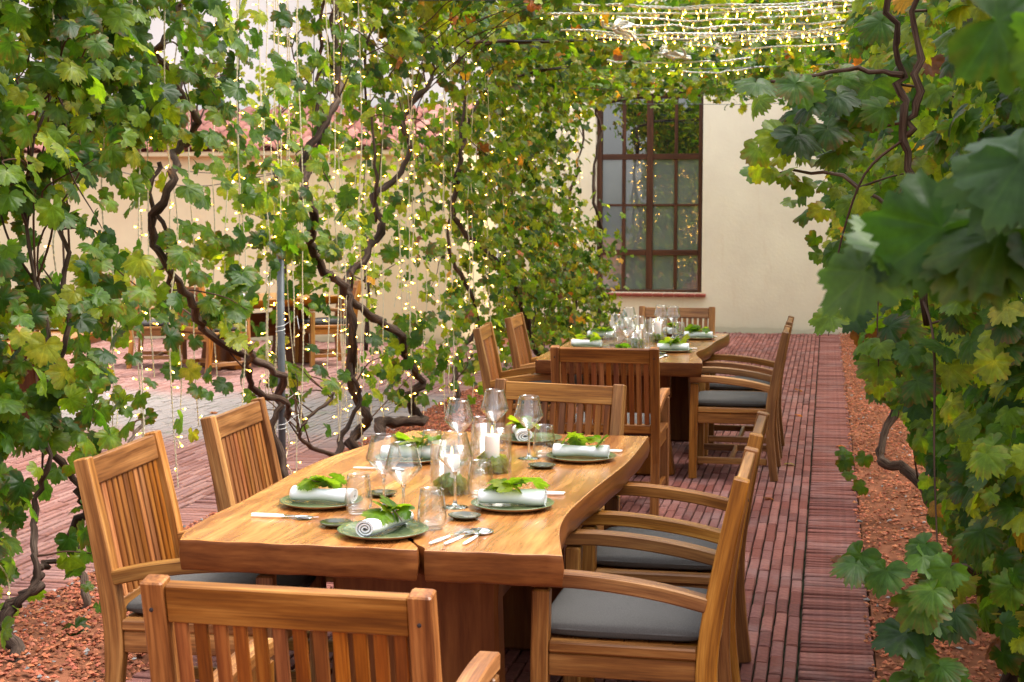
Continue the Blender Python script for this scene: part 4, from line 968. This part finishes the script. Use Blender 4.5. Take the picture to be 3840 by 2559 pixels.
# ------------------------------------------------------------------ fairy lights
mb = MB(); lathe(mb, [(.0, 0), (.0032, 0), (.0036, .012), (.0048, .013), (.0048, .029)], 7, mats=[2, 2, 1, 1]); lathe(mb, [(.0048, .029), (.0040, .033), (.0030, .037), (0, .039)], 7, mats=[0, 0, 0])
BULB = mb.mesh('bulb', [M['led'], M['led_cap'], M['cable']])
def helix(mb, pts, r, off, n, turns_per_m, strands=2):
    P = [Vector(p) for p in pts]; seg = [0]
    for a, b in zip(P, P[1:]): seg.append(seg[-1] + (b - a).length)
    tot = seg[-1]; m = max(4, int(tot * turns_per_m * 5))
    def at(s):
        for i in range(len(P) - 1):
            if s <= seg[i + 1] or i == len(P) - 2: return P[i].lerp(P[i + 1], (s - seg[i]) / max(1e-6, seg[i + 1] - seg[i])), (P[i + 1] - P[i]).normalized()
    for k_ in range(strands):
        out = []
        for i in range(m + 1):
            p, t = at(tot * i / m); a = t.orthogonal().normalized(); b = t.cross(a); th = 2 * math.pi * (i / 5) + math.pi * k_
            out.append(p + a * off * math.cos(th) + b * off * math.sin(th))
        tube(mb, out, r, n, cap=False)
def drop(parent, base, x, y, z1, z0, sway=.03, step=.105, tail=0.):
    """one hanging strand with its bulbs"""
    q = random.Random(int(abs(y) * 1000 + z1 * 10)); n = 7; bx = Vector(base)
    pts = [Vector((x + q.gauss(0, sway * .4) * (i > 0), y + q.gauss(0, sway) * (i > 0), z1 + (z0 - z1) * i / (n - 1))) - bx for i in range(n)]
    sp = smooth_path(pts, 4)
    mb = MB(); helix(mb, sp, (.0021 if y < 11 else .0036), .0022, 4, 22 if y < 9 else 10, 2 if y < 11 else 1)
    st = obj('strand', mb.mesh('strand', M['cable']), parent)
    L_ = z1 - z0; k_ = int(L_ / step)
    for i in range(k_):
        f = (i + q.uniform(.2, .8)) / k_; j = min(int(f * (len(sp) - 1)), len(sp) - 2); p = sp[j].lerp(sp[j + 1], f * (len(sp) - 1) - j)
        a = q.choice((0, math.pi)) + q.gauss(0, .7) + YAW * .017; el = q.gauss(-.05, .35)
        d = Vector((math.cos(a) * math.cos(el), math.sin(a) * math.cos(el), math.sin(el)))
        o = bpy.data.objects.new('bulb', BULB); COL.objects.link(o); o.parent = st; o.location = p; o.rotation_mode = 'QUATERNION'; o.rotation_quaternion = d.to_track_quat('Z', 'Y'); o.scale = (.78, .78, .95)
    return st
STR = [  # curtain: list of (y along the row, z top, z bottom)
    ('curtain of fairy lights hung in the leaves above the front left armchair', [(5.36, 2.6, 1.9), (5.46, 2.6, 1.7), (6.05, 2.9, .62), (6.12, 2.9, .30), (6.38, 2.9, .9), (6.45, 2.8, .38), (6.60, 2.2, .28), (5.75, 2.3, 1.4), (5.0, 1.1, .12), (5.12, .9, .1), (6.25, 1.4, .2)]),
    ('curtain of fairy lights against the white house, left of the grey pole', [(7.2, 3.1, .55), (7.28, 3.1, .62), (7.5, 3.1, 1.1), (7.56, 3.1, .75), (7.7, 3.1, 1.3), (7.76, 3.1, .62), (7.98, 3.1, .5), (8.05, 3.1, .9), (8.12, 3.1, .45), (6.85, 3.0, .5)]),
    ('curtain of fairy lights between the grey pole and the forked stump', [(8.25, 3.1, .12), (8.33, 3.1, .1), (8.42, 3.1, .7), (8.58, 3.1, .08), (8.66, 3.1, .55), (8.78, 3.1, .3), (8.9, 3.1, .9), (9.05, 3.1, .2), (9.2, 3.1, .35), (9.3, 3.1, .1), (8.3, .5, .04), (8.15, .4, .03)]),
    ('dense curtain of fairy lights around the L-shaped trunk', [(9.45, 3.1, .3), (9.6, 3.1, .15), (9.75, 3.1, .7), (9.9, 3.1, .1), (10.1, 3.1, .12), (10.2, 3.1, 1.0), (10.32, 3.1, .4), (10.45, 3.1, .1), (10.55, 3.1, .25), (10.75, 3.1, .6), (10.9, 3.1, .1), (9.7, .7, .05), (10.0, .8, .05), (10.35, .7, .04), (11.0, .9, .05)]),
    ('dense curtain of fairy lights behind the rear table\'s left armchairs', [(11.1, 3.1, .4), (11.25, 3.1, .1), (11.45, 3.1, .8), (11.6, 3.1, .2), (11.8, 3.1, .5), (12.0, 3.1, .1), (12.2, 3.1, .9), (12.4, 3.1, .3), (12.6, 3.1, .15), (12.85, 3.1, .6), (13.1, 3.1, .3), (13.4, 3.1, .8), (13.8, 3.1, .2), (11.7, .9, .05), (12.5, .9, .04)]),
    ('farthest curtain of fairy lights beside the brown window', [(14.6, 3.1, .6), (15.4, 3.1, .4), (16.1, 3.1, .7), (16.7, 3.0, 1.0), (17.1, 3.1, 1.2), (17.4, 3.0, 1.3), (17.6, 3.1, 1.1), (17.8, 3.1, 1.3), (18.0, 3.0, 1.2), (18.2, 3.1, 1.5), (18.5, 3.1, 1.2), (15, .8, .05), (16, .7, .05), (17.2, .8, .05)]),
]
for lab, st in STR:
    base = (-3.12, st[0][0], 3.1); root = empty('light_curtain', base, 0, lab, 'fairy lights', 'fairy light curtains on the left vines')
    ys = [s[0] for s in st]
    mb = MB(); tube(mb, [(0, min(ys) - base[1] - .1, 0), (0, (min(ys) + max(ys)) / 2 - base[1], -.03), (0, max(ys) - base[1] + .1, 0)], .004, 5); obj('cable', mb.mesh('cable', M['cable']), root)
    for (y, z1, z0) in st: drop(root, base, -3.12 + rnd.uniform(-.12, .2), y, z1, z0, step=.165 if y < 9 else .155)
lab = 'fairy lights hidden among the leaves of the right vine row'
base = (.5, 5, 2.4); root = empty('light_curtain', base, 0, lab, 'fairy lights')
for (x, y, z1, z0) in ((.75, 6.2, 2.2, .5), (.8, 7.0, 2.2, .4), (.7, 7.8, 2.2, .4), (.66, 9.0, 2.2, .3), (.6, 10.4, 2.2, .5), (.55, 12, 2.2, .6), (.5, 14, 2.2, .6), (.6, 8.4, 1.6, .3)): drop(root, base, x, y, z1, z0, .06, .13)
# strings across the canopy
ORD = ['first', 'second', 'third', 'fourth', 'fifth', 'sixth', 'seventh', 'eighth', 'ninth', 'tenth', 'eleventh', 'twelfth']
def swag(y, x0, x1, z, sag, label):
    root = empty('light_string', (0, y, z), 0, label, 'fairy lights', 'fairy light strings sagging under the canopy'); q = random.Random(int(y * 100))
    n = 12; pts = [Vector((x0 + (x1 - x0) * i / n, q.gauss(0, .012), -sag * 4 * (i / n) * (1 - i / n) + q.gauss(0, .006))) for i in range(n + 1)]; sp = smooth_path(pts, 3)
    mb = MB(); helix(mb, sp, .0048, .0045, 4, 12); obj('cable', mb.mesh('cable', M['white_cable']), root)
    k_ = int((x1 - x0) / .10)
    for i in range(k_):
        f = (i + q.uniform(.2, .8)) / k_; j = min(int(f * (len(sp) - 1)), len(sp) - 2); p = sp[j].lerp(sp[j + 1], f * (len(sp) - 1) - j)
        d = Vector((q.gauss(0, .25), q.gauss(0, .25), -1)).normalized()
        o = bpy.data.objects.new('bulb', BULB); COL.objects.link(o); o.parent = root; o.location = p; o.rotation_mode = 'QUATERNION'; o.rotation_quaternion = d.to_track_quat('Z', 'Y'); o.scale = (.95, .95, 1.05)
for i, y in enumerate((10.3, 10.55, 10.8, 11.05, 11.3, 11.6, 11.9, 12.2, 12.5, 12.9, 14.0, 14.7)):
    swag(y, -1.75 + .35 * math.sin(i * 2.3), (.34 if i < 10 else -.6) + .12 * math.sin(i * 1.7), 3.10 + .02 * math.sin(i), .045 + .02 * math.sin(i * 3.1), '%s white cable of warm bulbs from the front, stretched under the leaf canopy' % ORD[i])
for i, (x, y) in enumerate(((-1.55, 11.1), (-1.35, 13.0))):
    mb = MB()
    for k_ in range(7):
        q = random.Random(k_ + i * 9); tube(mb, smooth_path([(q.gauss(0, .05), -.25 + q.gauss(0, .05), q.gauss(0, .03)), (q.gauss(.02, .05), 0, q.gauss(.02, .03)), (q.gauss(.1, .06), .3, q.gauss(0, .03))], 4), .011, 7)
    tag(obj('cable_bundle', mb.mesh('cable_bundle', M['white_cable']), None, (x, y, 3.02)), ['bundled white cables hanging at the front of the canopy', 'bundled white cables deeper in the canopy, above the rear table'][i], 'cable')

# globe bulbs on the courtyard line
GM = MB(); lathe(GM, [(.0, -.052), (.014, -.048), (.021, -.03), (.018, -.012), (.010, 0)], 12); GB_ = GM.mesh('bulb', M['globe'])
SM = MB(); lathe(SM, [(.010, -.002), (.014, 0), (.014, .028), (.006, .034), (0, .034)], 10); SK_ = SM.mesh('socket', M['black_rubber'])
def festoon(pts, at, label):
    root = empty('festoon_light', pts[0], 0, label, 'string light'); b = Vector(pts[0]); sp = smooth_path([Vector(p) - b for p in pts], 6)
    mb = MB(); tube(mb, sp, .0045, 5); obj('cable', mb.mesh('cable', M['black_rubber']), root)
    for f in at:
        p = sp[int(f * (len(sp) - 1))]; s = obj('socket', SK_, root, (p.x, p.y, p.z - .04)); s.scale = (1.4,) * 3; obj('bulb', GB_, s)
festoon([(-7.5, 15, 2.12), (-6.9, 15, 1.98), (-6.503, 15, 1.96), (-6.1, 15, 2.02), (-5.0, 15, 2.2)], (.42,), 'lower black cable with a glowing globe bulb before the peach wall')
festoon([(-7.6, 15.4, 2.22), (-6.9, 15.4, 2.13), (-6.45, 15.4, 2.10), (-5.9, 15.4, 2.10), (-5.0, 15.4, 2.25)], (.56,), 'upper black cable with a glowing globe bulb, just under the tile roof')
festoon([(-9.0, 15, 2.2), (-8.294, 15, 1.99), (-7.5, 15, 2.12)], (.5,), 'black cable with a glowing globe bulb in the gap at far left')

# ------------------------------------------------------------------ tableware
TZ = .7505
mb = MB(); lathe(mb, [(0, .0022), (.06, .0022), (.085, .0), (.110, .007), (.127, .0145), (.130, .0165), (.1275, .018), (.110, .0125), (.088, .0075), (.05, .0065), (0, .0065)], 40, mats=[0, 0, 0, 0, 0, 1, 1, 1, 1, 1]); PLATE = mb.mesh('plate', [M['unglazed'], M['glaze']])
SAUC = []
for k_ in range(3):
    mb = MB(); lathe(mb, [(0, .0), (.030, .0), (.046, .008), (.050, .0125), (.046, .0125), (.030, .007), (0, .006)], 26, wob=.035); SAUC.append(mb.mesh('saucer', M['dark_glaze']))
mb = MB(); lathe(mb, [(0, 0), (.030, 0), (.0345, .006), (.041, .022), (.0425, .040), (.040, .068), (.0355, .100), (.0335, .117), (.0327, .1172), (.0345, .1), (.039, .068), (.0415, .040), (.039, .022), (.031, .011), (.0, .0095)], 28); TUMB = mb.mesh('tumbler', M['glass'])
mb = MB(); lathe(mb, [(.0055, .108), (.018, .118), (.036, .137), (.0545, .1575), (.0555, .161), (.052, .172), (.0455, .198), (.0395, .221), (.0365, .233), (.0358, .2332), (.0388, .221), (.0448, .198), (.0513, .172), (.054, .160), (.035, .140), (.016, .122), (.0, .114)], 30); WBOWL = mb.mesh('bowl', M['glass'])
mb = MB(); lathe(mb, [(0, 0), (.040, 0), (.041, .0015), (.030, .0035), (.012, .006), (.006, .012), (.0042, .03), (.0038, .07), (.0045, .098), (.0072, .1085), (.0, .112)], 26); WSTEM = mb.mesh('stem', M['stem_glass'])
def napkin_mesh(seed):
    q = random.Random(seed); nl, nt_ = 18, 44; V = []; F = []; th0 = 5.5 * math.pi; LN = .205
    for s in (0, 1):
        for i in range(nl + 1):
            u = i / nl; fl = 1 + .10 * math.sin(u * 3.1 + seed) + .05 * math.sin(9 * u)
            for k_ in range(nt_ + 1):
                th = th0 * k_ / nt_; r_ = (.0065 + .0215 * (k_ / nt_) - (.0056 if s else 0)) * fl
                V.append((r_ * (1.15 + .05 * math.sin(5 * u + seed)) * math.cos(th) + .003 * math.sin(7 * u + th) + .007 * math.sin(3.1 * u + seed), (u - .5) * LN, r_ * .86 * math.sin(th) + .0275))
    q_ = (nl + 1) * (nt_ + 1); w_ = nt_ + 1
    for i in range(nl):
        for k_ in range(nt_):
            a = i * w_ + k_; F.append((a, a + 1, a + w_ + 1, a + w_)); F.append((q_ + a, q_ + a + w_, q_ + a + w_ + 1, q_ + a + 1))
    for e in (0, nl):
        for k_ in range(nt_): a = e * w_ + k_; F.append((a, a + 1, q_ + a + 1, q_ + a))
    mb = MB(); mb.add(V, F, None, (1, 1, 1), 0, True); return mb.mesh('napkin', M['linen'])
NAP = [napkin_mesh(s) for s in (1, 2, 3)]
SETN = {'A': 'at the left seat nearer the cracked end', 'B': 'at the right seat nearer the cracked end', 'C': 'at the cracked end of the front table', 'D': 'at the right seat farther along the front table', 'E': 'at the left seat farther along the front table', 'F': 'at the far end of the front table'}
SETN2 = {'A': 'at the rear table\'s nearer vine-side seat', 'B': 'at the rear table\'s nearer path-side seat', 'C': 'at the rear table\'s near end, behind the dark chair', 'D': 'at the rear table\'s farther path-side seat', 'E': 'at the rear table\'s farther vine-side seat', 'F': 'at the rear table\'s far end below the window'}
def sprig(loc, rz, n, size, label, lean=.5, name='vine_sprig', group='sprigs laid on the napkins'):
    root = empty(name, loc, rz, label, 'leaf sprig', group); q = random.Random(int(loc[0] * 977 + loc[1] * 131))
    mb = MB(); tube(mb, smooth_path([(-.01, -.055, -.012), (0, -.02, .010), (.012, .03, .018), (.0, .07, .03)], 3), .0016, 5); obj('stem', mb.mesh('stem', M['twig']), root)
    for i in range(n):
        a = q.uniform(0, 6.28); p = Vector((q.uniform(-.07, .07), q.gauss(0, .018), .006 + q.uniform(0, .020)))
        nn = np.array([[q.gauss(.1, .45), q.gauss(-.15, .45), .8]]); tt = np.array([[math.cos(a), math.sin(a), q.gauss(.0, .3)]])
        m = rot_from(nn, tt)[0] * size * q.uniform(.7, 1.2)
        o = bpy.data.objects.new('leaf', LEAFM[q.randrange(2), q.choice((2, 3, 3, 4))]); COL.objects.link(o); o.parent = root
        o.matrix_local = Matrix(((m[0, 0], m[0, 1], m[0, 2], p.x), (m[1, 0], m[1, 1], m[1, 2], p.y), (m[2, 0], m[2, 1], m[2, 2], p.z), (0, 0, 0, 1)))
    return root
# cutlery
def spoon_mesh():
    mb = MB(); n = 16; V = []; F = []
    for s in (0, 1):
        for j in range(7):
            for k_ in range(n):
                th = 2 * math.pi * k_ / n; r_ = j / 6; x = .0195 * r_ * math.cos(th); y = .150 + .028 * r_ * math.sin(th) * (1.1 if math.sin(th) < 0 else 1)
                V.append((x, y, .004 - .0065 * (1 - r_ ** 2) + (.0011 if s == 0 else 0) + .003))
    for s in (0, 1):
        for j in range(6):
            for k_ in range(n):
                a = s * 7 * n + j * n + k_; b = s * 7 * n + j * n + (k_ + 1) % n; q = (a, b, b + n, a + n); F.append(q if s else tuple(reversed(q)))
    for k_ in range(n): a = 6 * n + k_; b = 6 * n + (k_ + 1) % n; F.append((a, b, 7 * n + b, 7 * n + a))
    mb.add(V, F, None, (1, 1, 1), 0, True); sweep(mb, [(0, .085, .0065), (0, .105, .0065), (0, .123, .0065)], [.0075, .0055, .006], .0028, (1, 0, 0), .0008)
    return mb
def handle(mb):
    sweep(mb, [(0, -.015, .0055), (0, .02, .0055), (0, .06, .006), (0, .090, .0065)], [.0085, .0115, .0105, .0075], [.005, .0065, .006, .005], (1, 0, 0), .0018)
hm = MB(); handle(hm); HAND = hm.mesh('handle', M['white_handle'])
SPOON = spoon_mesh().mesh('bowl', M['steel'])
fm = MB(); sweep(fm, [(0, .085, .0065), (0, .112, .0062), (0, .128, .0055), (0, .146, .0065)], [.007, .006, .018, .022], .0022, (1, 0, 0), .0006)
for k_ in range(4): sweep(fm, [((k_ - 1.5) * .0062, .144, .0066), ((k_ - 1.5) * .006, .172, .0075), ((k_ - 1.5) * .0058, .186, .0095)], [.0035, .003, .0016], .0018, (1, 0, 0), .0004)
FORK = fm.mesh('tines', M['steel'])
km = MB(); sweep(km, [(0, .085, .0062), (.001, .105, .0062), (.003, .150, .006), (.002, .185, .006), (-.003, .202, .006)], [.008, .012, .0165, .013, .003], [.0026, .0018, .0014, .0014, .001], (1, 0, 0), .0004); BLADE = km.mesh('blade', M['steel'])
def cutlery(kind, loc, rz, label, group):
    root = empty(kind, loc, rz, label, kind, group); obj('handle', HAND, root)
    obj({'spoon': 'bowl', 'fork': 'tines', 'knife': 'blade'}[kind], {'spoon': SPOON, 'fork': FORK, 'knife': BLADE}[kind], root); return root
def wineglass(loc, label, group, s=1.0):
    root = empty('wine_glass', loc, rnd.uniform(0, 6), label, 'wine glass', group); obj('stem', WSTEM, root); obj('bowl', WBOWL, root); root.scale = (s,) * 3; return root
mbf = MB(); lathe(mbf, [(0, 0), (.0035, .003), (.0048, .009), (.0038, .018), (.0015, .027), (0, .031)], 10); FLAME = mbf.mesh('flame', M['flame'])
mbw = MB(); tube(mbw, [(0, 0, 0), (0, .0005, .008)], .001, 5); WICK = mbw.mesh('wick', M['wick'])
def candle(x, y, h, hr, hh, lab):
    z = TZ + .005
    lr = empty('candle_lantern', (x, y, TZ), 0, 'clear glass cylinder holding a lit candle ' + lab, 'candle holder', 'glass candle cylinders')
    mb = MB(); lathe(mb, [(0, 0), (hr, 0), (hr, .004), (hr, hh), (hr - .0035, hh), (hr - .0035, .0045), (0, .0045)], 36); obj('cylinder', mb.mesh('cylinder', M['clear_glass']), lr)
    c = empty('pillar_candle', (x, y + .01, z), 0, 'white pillar candle burning in the glass cylinder ' + lab, 'candle', 'white pillar candles')
    mb = MB(); lathe(mb, [(0, 0), (.026, 0), (.0265, .003), (.0262, h - .004), (.0245, h), (.014, h - .002), (0, h - .004)], 28); obj('wax', mb.mesh('wax', M['wax']), c)
    obj('wick', WICK, c, (0, 0, h - .005)); obj('flame', FLAME, c, (0, 0, h + .002))
    s = empty('leaf_bunch', (x, y, z), 0, 'green vine leaves inside the glass cylinder ' + lab, 'leaf bunch', 'leaf bunches around the candles'); q = random.Random(int(y * 100))
    for i in range(22):
        a = i * .97; r_ = q.uniform(.030, .046); p = Vector((r_ * math.cos(a), r_ * math.sin(a), q.uniform(.008, .042)))
        m = rot_from(np.array([[math.cos(a) + q.gauss(0, .4), math.sin(a) + q.gauss(0, .4), .5]]), np.array([[q.gauss(0, .5), q.gauss(0, .5), q.choice((1, .6, -.4))]]))[0] * q.uniform(.042, .066)
        o = bpy.data.objects.new('leaf', LEAFM[q.randrange(2), q.choice((3, 4, 4, 5))]); COL.objects.link(o); o.parent = s
        o.matrix_local = Matrix(((m[0, 0], m[0, 1], m[0, 2], p.x), (m[1, 0], m[1, 1], m[1, 2], p.y), (m[2, 0], m[2, 1], m[2, 2], p.z), (0, 0, 0, 1)))
def place(dx, dy, names, lay_, where, key, sprigs=True):
    g = ' on ' + key
    for k_, (x, y, face, nap) in lay_['plates'].items():
        x += dx; y += dy; w_ = names[k_]
        tag(obj('dinner_plate', PLATE, None, (x, y, TZ), (0, 0, rnd.uniform(0, 6))), 'round mottled green plate ' + w_, 'plate', 'green plates' + g)
        tag(obj('napkin_roll', NAP[ord(k_) % 3], None, (x + nap[1], y + nap[2], TZ + .0075), (0, 0, nap[0])), 'rolled white linen napkin ' + w_, 'napkin', 'rolled napkins' + g)
        if sprigs: sprig((x + nap[1] + .01, y + nap[2], TZ + .058), nap[0] + HP + rnd.uniform(-.4, .4), 7, .085, 'green sprig on the napkin ' + w_)
    for k_, (x, y) in lay_['saucers'].items(): tag(obj('saucer', SAUC[ord(k_) % 3], None, (x + dx, y + dy, TZ), (0, 0, rnd.uniform(0, 6))), 'small dark olive saucer ' + names[k_], 'saucer', 'small saucers' + g)
    for k_, (x, y) in lay_['tumblers'].items(): tag(obj('tumbler', TUMB, None, (x + dx, y + dy, TZ)), 'clear stemless tumbler ' + names[k_], 'tumbler', 'tumblers' + g)
    for k_, (x, y) in lay_['wine'].items(): wineglass((x + dx, y + dy, TZ), 'angular wine glass ' + names[k_], 'wine glasses' + g)
    for kind, k_, x, y, a in lay_['cutlery']: cutlery(kind, (x + dx, y + dy, TZ), a, 'white-handled %s %s' % (kind, names[k_]), 'white-handled cutlery' + g)
LAY1 = {
    'plates': {'A': (-1.53, 4.374, 0, (HP - .10, .01, .0)), 'B': (-.937, 4.454, 0, (HP + .03, .0, .0)), 'C': (-1.216, 3.998, 0, (-.38, .01, .0)), 'D': (-.876, 5.395, 0, (HP, 0, 0)), 'E': (-1.487, 5.235, 0, (HP, 0, 0)), 'F': (-1.151, 5.80, 0, (.25, -.03, .0))},
    'saucers': {'A': (-1.388, 4.553), 'B': (-1.042, 4.256), 'C': (-1.382, 4.078), 'D': (-.984, 5.186), 'E': (-1.401, 5.5), 'F': (-1.023, 5.70)},
    'tumblers': {'A': (-1.377, 4.276), 'C': (-1.099, 4.096), 'B': (-1.073, 4.60), 'D': (-1.024, 5.439), 'E': (-1.398, 5.217), 'F': (-1.305, 5.611)},
    'wine': {'A': (-1.313, 4.331), 'C': (-1.208, 4.181), 'B': (-1.112, 4.421), 'D': (-1.07, 5.378), 'F': (-1.237, 5.544), 'E': (-1.296, 5.215)},
    'cutlery': [('knife', 'A', -1.665, 4.17, -HP - .05), ('spoon', 'A', -1.655, 4.145, -HP + .03), ('fork', 'C', -1.045, 3.90, -.30), ('knife', 'C', -1.005, 3.905, -.26), ('spoon', 'C', -.955, 3.915, -.12),
                ('knife', 'B', -.83, 4.70, HP + .10), ('fork', 'B', -.83, 4.675, HP + .14), ('knife', 'D', -.765, 5.60, HP + .10), ('fork', 'D', -.765, 5.575, HP + .14), ('spoon', 'E', -1.62, 5.02, -HP)],
}
place(0, 0, SETN, LAY1, 'T1', 'the front table')
mb = MB(); lathe(mb, [(0, 0), (.036, 0), (.042, .004), (.040, .006), (0, .004)], 20, wob=.03)
tag(obj('cutlery_rest', mb.mesh('cutlery_rest', M['steel']), None, (-.955, 4.075, TZ)), 'small shiny dish under the fork and spoon tips at the cracked end', 'dish')
candle(-1.142, 5.067, .125, .070, .165, 'nearer the front table\'s far end')
candle(-1.183, 4.653, .115, .068, .165, 'nearer the front table\'s cracked end')
LAY2 = {
    'plates': {'A': (-1.573, 10.02, 0, (HP - .1, -.02, 0)), 'B': (-.985, 9.83, 0, (HP, 0, 0)), 'C': (-1.25, 9.30, 0, (-.4, 0, 0)), 'D': (-.907, 10.873, 0, (HP, 0, 0)), 'E': (-1.601, 10.775, 0, (HP - .1, 0, 0)), 'F': (-1.15, 11.22, 0, (.3, 0, 0))},
    'saucers': {'A': (-1.42, 10.2), 'B': (-1.06, 9.62), 'C': (-1.42, 9.4), 'D': (-1.0, 10.62), 'F': (-1.0, 11.15)},
    'tumblers': {'A': (-1.41, 9.80), 'B': (-1.16, 9.92), 'C': (-1.2, 9.52), 'D': (-1.05, 10.95), 'E': (-1.45, 10.62), 'F': (-1.3, 11.1)},
    'wine': {'A': (-1.385, 10.0), 'B': (-1.22, 9.85), 'C': (-1.26, 9.62), 'D': (-1.10, 10.95), 'E': (-1.40, 10.75), 'F': (-1.20, 11.05)},
    'cutlery': [('spoon', 'C', -1.02, 9.34, -.15), ('fork', 'C', -1.06, 9.33, -.2), ('knife', 'A', -1.62, 10.28, -HP), ('knife', 'B', -.86, 10.05, HP + .1), ('knife', 'D', -.8, 11.08, HP + .1)],
}
place(0, 0, SETN2, LAY2, 'T2', 'the rear table')
candle(-1.17, 10.55, .14, .068, .165, 'nearer the rear table\'s far end')
candle(-1.25, 10.05, .115, .068, .165, 'nearer the rear table\'s near end')
for i, (x, y, a, lab) in enumerate(((-6.45, 16.05, .4, 'on the courtyard table seen through the vines, far corner'), (-6.2, 15.1, 1.2, 'on the courtyard table seen through the vines, near side'), (-5.85, 9.85, 1.0, 'on the half-hidden table at the left edge, near side'), (-5.95, 10.65, 1.4, 'on the half-hidden table at the left edge, far side'))):
    tag(obj('dinner_plate', PLATE, None, (x, y, TZ)), 'dark green plate ' + lab, 'plate', 'plates on the courtyard tables')
    tag(obj('napkin_roll', NAP[i % 3], None, (x, y, TZ + .0075), (0, 0, a)), 'rolled white napkin ' + lab, 'napkin', 'napkins on the courtyard tables')
wineglass((-5.95, 15.4, TZ), 'angular wine glass on the courtyard table seen through the vines', 'wine glasses on the courtyard tables')
wineglass((-5.8, 10.25, TZ), 'angular wine glass on the half-hidden table at the left edge', 'wine glasses on the courtyard tables')

# fallen leaves on the bricks
FW = ['on the path well beyond the rear table', 'nearest the cream wall', 'behind the rear table\'s farther right armchair', 'just behind the rear table\'s nearer right armchair', 'on the edging right of the front table', 'on the path behind the rear table\'s far armchair', 'in the courtyard beyond the L-shaped trunk', 'on the grey worn band of the courtyard', 'on the edging beside the rear table']
for i, (x, y, k_) in enumerate(((-.24, 14.2, 8), (-.62, 15.0, 7), (-.22, 9.95, 5), (-.30, 8.7, 8), (.08, 7.2, 8), (-.2, 12.4, 7), (-4.6, 9.4, 8), (-5.0, 11.6, 7), (.12, 10.8, 7))):
    o = obj('fallen_leaf', LEAFM[i % 4, k_], None, (x, y, .012), (rnd.uniform(-.4, .4), rnd.uniform(-.4, .4), rnd.uniform(0, 6))); o.scale = (.075,) * 3
    tag(o, 'dry vine leaf lying on the bricks ' + FW[i], 'leaf', 'fallen leaves on the paving')
